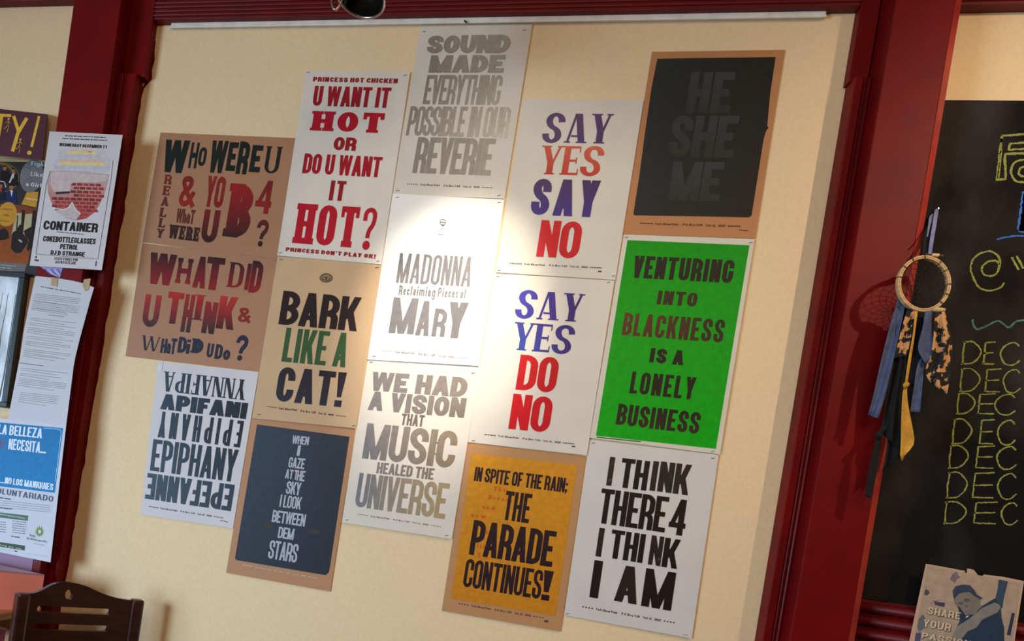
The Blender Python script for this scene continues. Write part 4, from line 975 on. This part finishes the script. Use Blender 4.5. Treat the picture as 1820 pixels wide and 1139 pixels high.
s.poly([(580, 460), (600, 400), (700, 372), (800, 385), (860, 450), (890, 500), (960, 550), (930, 600), (950, 680), (900, 720), (860, 780), (800, 780), (740, 770), (690, 700), (640, 650), (590, 620), (572, 540)], (128, 120, 112), 'printed_face', lift=.0010)
s.poly([(562, 455), (600, 395), (655, 382), (700, 370), (790, 380), (850, 440), (880, 505), (968, 560), (930, 575), (850, 525), (790, 475), (700, 480), (640, 500), (585, 570), (570, 530)], (58, 68, 86), 'printed_hair', lift=.0012)
s.poly(ell(752, 585, 44, 26, 14), (92, 92, 94), 'printed_shade', lift=.0012); s.poly(ell(672, 625, 32, 20, 12), (96, 92, 98), 'printed_shade', lift=.0012); s.poly(ell(748, 665, 22, 16, 12), (102, 98, 98), 'printed_shade', lift=.0012)
s.poly([(540, 1130), (620, 940), (780, 840), (960, 690), (1130, 615), (1190, 640), (1212, 685), (1170, 750), (960, 850), (880, 960), (760, 1010), (690, 1100), (600, 1180)], (134, 130, 122), 'printed_arm', lift=.0014)
s.poly([(740, 810), (780, 785), (770, 810), (735, 828)], (214, 214, 216), 'printed_shape', lift=.0016)
LT = (214, 190, 160)
for tx, a in (('SHARE', (232, 676, 655, 848)), ('YOUR', (170, 842, 525, 1010)), ('PASSION', (148, 1020, 800, 1220))):
    s.text(tx, a[0] + 7, a[1] + 7, a[2] + 7, a[3] + 7, (70, 66, 72), st=.26, t=.16, gap=.16, lift=.0016, name='lettering_shadow'); s.text(tx, *a, LT, st=.26, t=.16, gap=.16, lift=.0019)

# ------------------------------------------------------------------ dreamcatcher
DY = -.150
hc = bp(1641, 505, DY); hr = (bp(1641, 455, DY).z - bp(1641, 555, DY).z) / 2; TH = math.radians(17)
hp = lambda r, a, y=0: Vector((hc.x + r * math.cos(a) * math.cos(TH), DY + y + r * math.cos(a) * math.sin(TH), hc.z + r * math.sin(a)))
nail = bp(1663, 374, -.02)
dc = empty('dreamcatcher', (hc.x, DY, bp(1560, 880, DY).z)); tag(dc, 'wooden hoop dreamcatcher with cloth strips hanging by the chalkboard', 'dreamcatcher')
HOOP = mat('pale_bamboo', (222, 184, 130), .45, (196, 156, 104), 30, stretch=(1, 1, 6))
THR = mat('black_thread', (26, 22, 22), .9)
BLUC = mat('blue_grey_cloth', (78, 90, 122), .9, (64, 74, 104), 60, bump=.4, bscale=400)
LAV = mat('pale_blue_ribbon', (138, 142, 190), .8, (112, 116, 166), 40)
BLKC = mat('black_cloth', (14, 12, 13), .95, (9, 8, 9), 30, bump=.4, bscale=300)
YELC = mat('mustard_cloth', (214, 160, 54), .85, (186, 132, 40), 50, bump=.4, bscale=300)
FLOR = mat('floral_cloth', (206, 148, 92), .85, (14, 11, 11), 52, 5, fac=(.50, .54), bump=.3, bscale=300)
def flat_ring(r0, r1, ya, yb, n=48):
    v = []; f = []
    for i in range(n):
        a = 2 * math.pi * i / n
        for r, y in ((r0, ya), (r1, ya), (r1, yb), (r0, yb)): v.append(hp(r, a, y - DY))
    for i in range(n):
        j = (i + 1) % n
        for k in range(4): f.append((4 * i + k, 4 * i + (k + 1) % 4, 4 * j + (k + 1) % 4, 4 * j + k))
    return MB().add(v, f)
flat_ring(hr - .0080, hr - .0044, DY - .006, DY + .006).build('inner_hoop', HOOP, dc, bevel=.001)
flat_ring(hr - .0040, hr, DY - .006, DY + .006).build('outer_hoop', HOOP, dc, bevel=.001)
for a in (8, 40, 62, 100, 128, 152, 176, 345, 322):
    q = [hp(r, math.radians(a), y) for r, y in ((hr - .009, -.007), (hr + .001, -.007), (hr + .001, .007), (hr - .009, .007))]
    MB().tube(q, .0009, 5, True).build('thread_wrap', THR, dc)
n = 14; R0 = hr - .009; web = MB(); prev = [hp(R0, 2 * math.pi * i / n) for i in range(n)]
off = Vector((.012, 0, -.004))
for lvl in range(7):
    k_ = 1 - (lvl + 1) / 7.4; cur = []
    for i in range(n):
        a = 2 * math.pi * (i + .5 * (lvl + 1)) / n; cur.append(hp(R0 * k_, a) + off * (1 - k_))
    for i in range(n):
        j = (i + 1) % n; web.tube([prev[i], cur[i]], .0006, 3); web.tube([prev[j], cur[i]], .0006, 3)
    prev = cur
web.build('thread_web', THR, dc)['kind'] = 'stuff'
MB().box(hc.x + .006, hc.x + .020, DY - .005, DY + .005, hc.z + hr - .001, hc.z + hr + .006).build('clasp', HOOP, dc, bevel=.001)
MB().tube([(hc.x - .006, DY - .001, hc.z + hr + .004), (hc.x + .030, DY - .001, hc.z + hr + .003)], .0018, 8).build('clasp_screw', METAL, dc)
bz_ = bp(1668, 551, DY); MB().tube([bz_ + Vector((-.012, 0, -.001)), bz_ + Vector((-.006, 0, .0005)), bz_ + Vector((.006, 0, .0005)), bz_ + Vector((.012, 0, .001))], [.004, .0055, .0055, .004], 10).build('bamboo_bead', HOOP, dc, True)
def ribbon(name, L, Rr, m, y=DY, fold=.004, nf=2.0, label=None, ph=0, twist=0):
    def res(P, n=22):
        P = [Vector(p) for p in sm(P, 5)]; d = [0]
        for a, b in zip(P, P[1:]): d.append(d[-1] + (b - a).length)
        out = []
        for i in range(n + 1):
            t = d[-1] * i / n; k = max(j for j in range(len(d)) if d[j] <= t + 1e-9); k = min(k, len(P) - 2)
            f = (t - d[k]) / max(1e-9, d[k + 1] - d[k]); out.append(P[k].lerp(P[k + 1], f))
        return out
    A, B = res(L), res(Rr); nc = 10; vs, fs = [], []
    for i, (a, b) in enumerate(zip(A, B)):
        for j in range(nc + 1):
            p = a.lerp(b, j / nc); amp = fold * min(1, i / 5)
            yy = y - amp * math.sin(nf * math.pi * j / nc + ph + .12 * i) - twist * i / 22
            vs.append(bp(p.x, p.y, yy))
    for i in range(len(A) - 1):
        for j in range(nc):
            k = i * (nc + 1) + j; fs.append((k, k + 1, k + nc + 2, k + nc + 1))
    o = mesh(name, vs, fs, m, dc, smooth=True); s_ = o.modifiers.new('thickness', 'SOLIDIFY'); s_.thickness = .0008; s_.offset = 0
    if label: o['label'] = label
    return o
ribbon('cloth_strip', [(1618, 562), (1600, 640), (1582, 720), (1576, 800), (1568, 838)], [(1644, 562), (1644, 620), (1640, 690), (1626, 760), (1612, 800)], BLKC, DY + .008, .006, 3, 'black cloth strip')
ribbon('cloth_strip', [(1599, 536), (1590, 600), (1578, 680), (1566, 768)], [(1622, 544), (1616, 620), (1608, 700), (1598, 800)], BLKC, DY + .004, .006, 3, 'black cloth strip', 1)
ribbon('cloth_tail', [(1568, 755), (1558, 775), (1552, 800), (1543, 840), (1538, 882)], [(1578, 758), (1566, 778), (1562, 805), (1557, 845), (1548, 886)], BLKC, DY + .004, .002, 1, 'narrow black cloth tail')
kn = bp(1561, 775, DY + .002)
ribbon('cloth_strip', [(1640, 632), (1630, 650), (1624, 690), (1617, 733)], [(1644, 630), (1642, 660), (1638, 700), (1635, 732)], BLUC, DY + .001, .003, 1.5, 'blue grey cloth strip')
ribbon('cloth_strip', [(1597, 527), (1580, 585), (1564, 650), (1552, 705), (1543, 737)], [(1612, 528), (1603, 570), (1588, 640), (1574, 700), (1561, 744)], BLUC, DY - .004, .004, 2, 'blue grey cloth strip', .5)
ribbon('cloth_strip', [(1613, 545), (1602, 585), (1596, 610), (1589, 637)], [(1628, 552), (1622, 585), (1617, 610), (1613, 633)], FLOR, DY - .005, .004, 2, 'black cloth strip with tan flowers')
ribbon('cloth_strip', [(1662, 556), (1660, 590), (1656, 622), (1645, 660), (1656, 682)], [(1678, 552), (1690, 590), (1692, 630), (1688, 670), (1683, 700)], FLOR, DY - .002, .006, 3, 'black cloth strip with tan flowers', 1)
ribbon('cloth_strip', [(1644, 553), (1640, 580), (1632, 612), (1634, 628), (1646, 646)], [(1657, 552), (1655, 575), (1657, 600), (1657, 625), (1650, 644)], BLUC, DY - .006, .004, 1.3, 'short blue grey cloth strip')
ribbon('cloth_strip', [(1626, 553), (1623, 590), (1614, 640), (1608, 682), (1604, 700), (1602, 740), (1601, 785), (1600, 812), (1603, 820)], [(1631, 553), (1625, 600), (1619, 640), (1613, 682), (1612, 700), (1616, 730), (1622, 760), (1625, 788), (1609, 808)], YELC, DY - .010, .002, 1.2, 'mustard yellow cloth strip')
kb_ = bp(1610, 685, DY - .011)
MB().tube([kb_ + Vector((-.004, 0, .006)), kb_ + Vector((0, 0, .003)), kb_, kb_ + Vector((0, 0, -.006))], [.003, .0068, .0062, .003], 10).build('knot', YELC, dc, True)
MB().tube([kn + Vector((-.001, 0, .010)), kn + Vector((0, 0, .003)), kn, kn + Vector((0, 0, -.008))], [.003, .0085, .008, .003], 10).build('knot', BLKC, dc, True)
ribbon('hanging_ribbon', [(1649, 456), (1652, 430), (1657, 400), (1661, 374), (1664, 371)], [(1655, 457), (1659, 430), (1664, 400), (1668, 374), (1667, 370)], LAV, DY, .001, 1, twist=-.115)
ribbon('hanging_ribbon', [(1647, 420), (1650, 400), (1652, 385), (1660, 378)], [(1649, 421), (1653, 402), (1657, 390), (1660, 384)], LAV, DY + .02, .001, 1, twist=-.09)
ribbon('hanging_ribbon', [(1640, 455), (1641, 420), (1643, 390), (1650, 383)], [(1650, 455), (1652, 425), (1656, 395), (1656, 386)], BLKC, DY + .01, .001, 1, 'dark ribbon behind', twist=-.10)
MB().tube([nail + Vector((0, .0055, 0)), nail + Vector((0, -.012, 0))], .0018, 8).build('nail', METAL, dc)

# ------------------------------------------------------------------ hanging lamp head at the top edge
lp = bp(640, -6, -.45); r = .060
la = empty('pendant_spotlight', (lp.x, lp.y, lp.z)); tag(la, 'metal spotlight head with open round shade above the posters', 'lamp')
def lathe(prof, axis_m, name, m, n=40, parent=None):
    v = []; f = []
    for rr, h in prof:
        for k in range(n): a = 2 * math.pi * k / n; v.append(axis_m @ Vector((rr * math.cos(a), rr * math.sin(a), h)))
    for i in range(len(prof) - 1):
        for k in range(n): f.append((i * n + k, i * n + (k + 1) % n, (i + 1) * n + (k + 1) % n, (i + 1) * n + k))
    return mesh(name, v, f, m, parent, smooth=True)
ax = Matrix.Translation(lp) @ Matrix.Rotation(math.radians(12), 4, 'Y') @ Matrix.Rotation(math.radians(-6), 4, 'X')
lathe([(r, 0), (r * .97, .014), (r * .84, .035), (r * .60, .058), (r * .30, .072), (.012, .078), (.001, .079)], ax, 'shade', METAL, parent=la)
lathe([(r * .96, .002), (r * .93, .014), (r * .80, .033), (r * .56, .054), (r * .26, .067), (.001, .070)], ax, 'reflector', DARKGLASS, parent=la)
MB().tube([ax @ Vector((r * math.cos(i * math.pi / 20), r * math.sin(i * math.pi / 20), 0)) for i in range(40)], .0035, 8, True).build('rim', METAL, la, True)
lathe([(.001, .030), (.014, .032), (.020, .044), (.016, .060), (.010, .068)], ax, 'bulb', mat('frosted_bulb_glass', (120, 112, 96), .3), parent=la)
yk = [bp(606, -4, -.45), bp(600, 14, -.45), bp(593, 16, -.45), bp(590, 0, -.45), bp(592, -30, -.45), bp(612, -70, -.45)]
MB().tube([bp(*p, -.45) for p in sm([(612, -6), (602, 12), (595, 17), (590, 6), (590, -20), (604, -60), (630, -84)], 5)], .0028, 8).build('yoke', METAL, la, True)
top = ax @ Vector((0, 0, .079))
MB().tube([top, (top.x, top.y, ZT - .03)], .006, 10).build('stem', METAL, la, True)
MB().tube([(top.x, top.y, ZT - .03), (top.x, top.y, ZT - .001)], .045, 24).build('ceiling_canopy', METAL, la, True)

# ------------------------------------------------------------------ chair
ztop = H - .32
ca, cb_ = bz(31, 1054, ztop), bz(252, 1066, ztop)
u = Vector((cb_.x - ca.x, cb_.y - ca.y, 0)); CWd = u.length; u.normalize(); nrm = Vector((u.y, -u.x, 0))      # nrm points to the room
def cpl(px, py):
    d = ray(px, py); o = Vector((0, -D, H)); t = (ca - o).dot(nrm) / d.dot(nrm); p = o + d * t
    return ((p - ca).dot(u), p.z)
ch = empty('dining_chair', (ca.x + u.x * CWd / 2, ca.y + u.y * CWd / 2, 0)); tag(ch, 'dark wooden chair with slotted back and round hole by the wall', 'chair')
def plate(outl, holes, th, name, m, off=0):
    P = [Vector(p) for p in outl]; E_ = [(i, (i + 1) % len(P)) for i in range(len(P))]; allv = list(P)
    for h in holes:
        n0 = len(allv); allv += [Vector(p) for p in h]; E_ += [(n0 + i, n0 + (i + 1) % len(h)) for i in range(len(h))]
    r = delaunay_2d_cdt(allv, E_, [], 0, 1e-6)
    def inside(p, poly):
        c_ = False
        for i in range(len(poly)):
            a, b = poly[i], poly[(i + 1) % len(poly)]
            if (a[1] > p[1]) != (b[1] > p[1]) and p[0] < (b[0] - a[0]) * (p[1] - a[1]) / (b[1] - a[1]) + a[0]: c_ = not c_
        return c_
    T = []
    for f in r[2]:
        c_ = sum((r[0][i] for i in f), Vector((0, 0))) / len(f)
        if inside(c_, outl) and not any(inside(c_, h) for h in holes): T.append(tuple(f))
    to = lambda p, d: ca + u * p[0] + nrm * (off + d) + Vector((0, 0, p[1] - ztop))
    n = len(r[0]); vs = [to(p, th / 2) for p in r[0]] + [to(p, -th / 2) for p in r[0]]
    fs = T + [tuple(i + n for i in f[::-1]) for f in T]; cnt = {}
    for f in T:
        for i in range(len(f)): cnt[(f[i], f[(i + 1) % len(f)])] = 1
    for a, b in list(cnt):
        if (b, a) not in cnt: fs.append((b, a, a + n, b + n))
    o = mesh(name, vs, fs, m, ch); return o
k4 = lambda x, y: cpl(x / 4.044, 980 + y / 4.044)
crest = [k4(*p) for p in sm([(185, 302), (250, 292), (300, 272), (350, 245), (400, 226), (470, 218), (545, 226), (620, 248), (700, 285), (780, 316), (870, 338), (980, 352)], 3)]
zb = ztop - .34
outl = crest + [(CWd - .02, zb), (.02, zb)]
hole = [k4(488 + 28 * math.cos(a) , 308 + 38 * math.sin(a)) for a in [i * math.pi / 8 for i in range(16)]]
hs = k4(258, 410); he = k4(790, 428); sh = (k4(400, 388)[1] - k4(400, 440)[1])
slots = []
for i in range(5):
    zc = (hs[1] + he[1]) / 2 - i * (k4(500, 425)[1] - k4(500, 549)[1]); a_, b_ = hs[0], he[0]; rr = sh / 2 * .85
    slots.append([(a_ + rr + rr * math.cos(t), zc + rr * math.sin(t)) for t in [math.pi / 2 + j * math.pi / 6 for j in range(7)]] + [(b_ - rr + rr * math.cos(t), zc + rr * math.sin(t)) for t in [-math.pi / 2 + j * math.pi / 6 for j in range(7)]])
outl = [p for p in outl if p[0] > -.01]
back = plate(outl, [hole] + slots, .018, 'backrest', DWOOD)
def cbox(x0, x1, d0, d1, z0, z1, name, bev=.006):
    vs = []
    for z in (z0, z1):
        for x, d_ in ((x0, d0), (x0, d1), (x1, d1), (x1, d0)): vs.append(ca + u * x + nrm * d_ + Vector((0, 0, z - ztop)))
    return MB().add(vs, [(3, 2, 1, 0), (4, 5, 6, 7), (0, 1, 5, 4), (1, 2, 6, 5), (2, 3, 7, 6), (3, 0, 4, 7)]).build(name, DWOOD, ch, bevel=bev)
cbox(-.004, .034, -.018, .018, 0, ztop + .002, 'back_post', .008); cbox(CWd - .034, CWd + .004, -.018, .018, 0, ztop + .002, 'back_post', .008)
cbox(0, CWd, .0, .40, .43, .46, 'seat', .01)
for x in (.0, CWd - .034): cbox(x, x + .034, .36, .395, 0, .43, 'leg')
for x in (.0, CWd - .022): cbox(x, x + .022, .02, .37, .37, .43, 'seat_rail', .003)
cbox(.03, CWd - .03, .365, .387, .37, .43, 'seat_rail', .003); cbox(.03, CWd - .03, -.01, .012, .37, .43, 'seat_rail', .003)
# ------------------------------------------------------------------ wooden stand with a salmon box on it
BZ = H - .28
p1_, p2_, p3_ = bz(79, 1021, BZ), bz(-70, 988, BZ), bz(-70, 1007.5, BZ)
p2_.y = min(p2_.y, -.03)
zt_ = bp(15, 1089, p3_.y * .6 + p1_.y * .4).z
sb = MB()
cor = [p1_, p2_, p3_]
ctr = sum(cor, Vector()) / 3
vs = [Vector((p.x, p.y, zt_ + .0005)) for p in cor] + [Vector((p.x, p.y, BZ)) for p in cor]
SAL = mat('salmon_paper', (240, 136, 112), .7, (232, 126, 104), 6, bump=.15, bscale=40)
LID = mat('daylight_tinted_paper', (196, 160, 186), .7)  # bluish daylight on the bag top, painted as its colour
bx_ = sb.add(vs, [(0, 2, 1), (0, 1, 4, 3), (1, 2, 5, 4), (2, 0, 3, 5)]).build('paper_bag', SAL)
tag(bx_, 'salmon coloured paper bag with bluish daylight painted on its top, standing behind the chair', 'bag')
mesh('bag_top', [v + Vector((0, 0, .0)) for v in vs[3:]] + [v - Vector((0, 0, .004)) for v in vs[3:]], [(2, 1, 0), (3, 4, 5), (0, 1, 4, 3), (1, 2, 5, 4), (2, 0, 3, 5)], LID, bx_)['label'] = 'bag top painted with bluish daylight'
tx0, tx1, ty0, ty1 = p3_.x - .25, p1_.x - .045, min(p3_.y, p1_.y) - .02, -.115
tb = empty('plant_stand', ((tx0 + tx1) / 2, (ty0 + ty1) / 2, 0)); tb.name = 'side_table'; tag(tb, 'light wooden side table in the bottom left corner behind the chair', 'table')
MB().box(tx0, tx1, ty0, ty1, zt_ - .022, zt_).build('table_top', LWOOD, tb, bevel=.004)
for x in (tx0 + .02, tx1 - .075):
    for y in (ty0 + .03, ty1 - .06): MB().box(x, x + .04, y, y + .04, 0, zt_ - .022).build('leg', LWOOD, tb, bevel=.003)
for y in (ty0 + .035, ty1 - .05): MB().box(tx0 + .06, tx1 - .08, y, y + .018, zt_ - .08, zt_ - .022).build('apron', LWOOD, tb)
print('BAG', p1_, p2_, p3_, zt_, 'CH', ca, cb_, CWd)
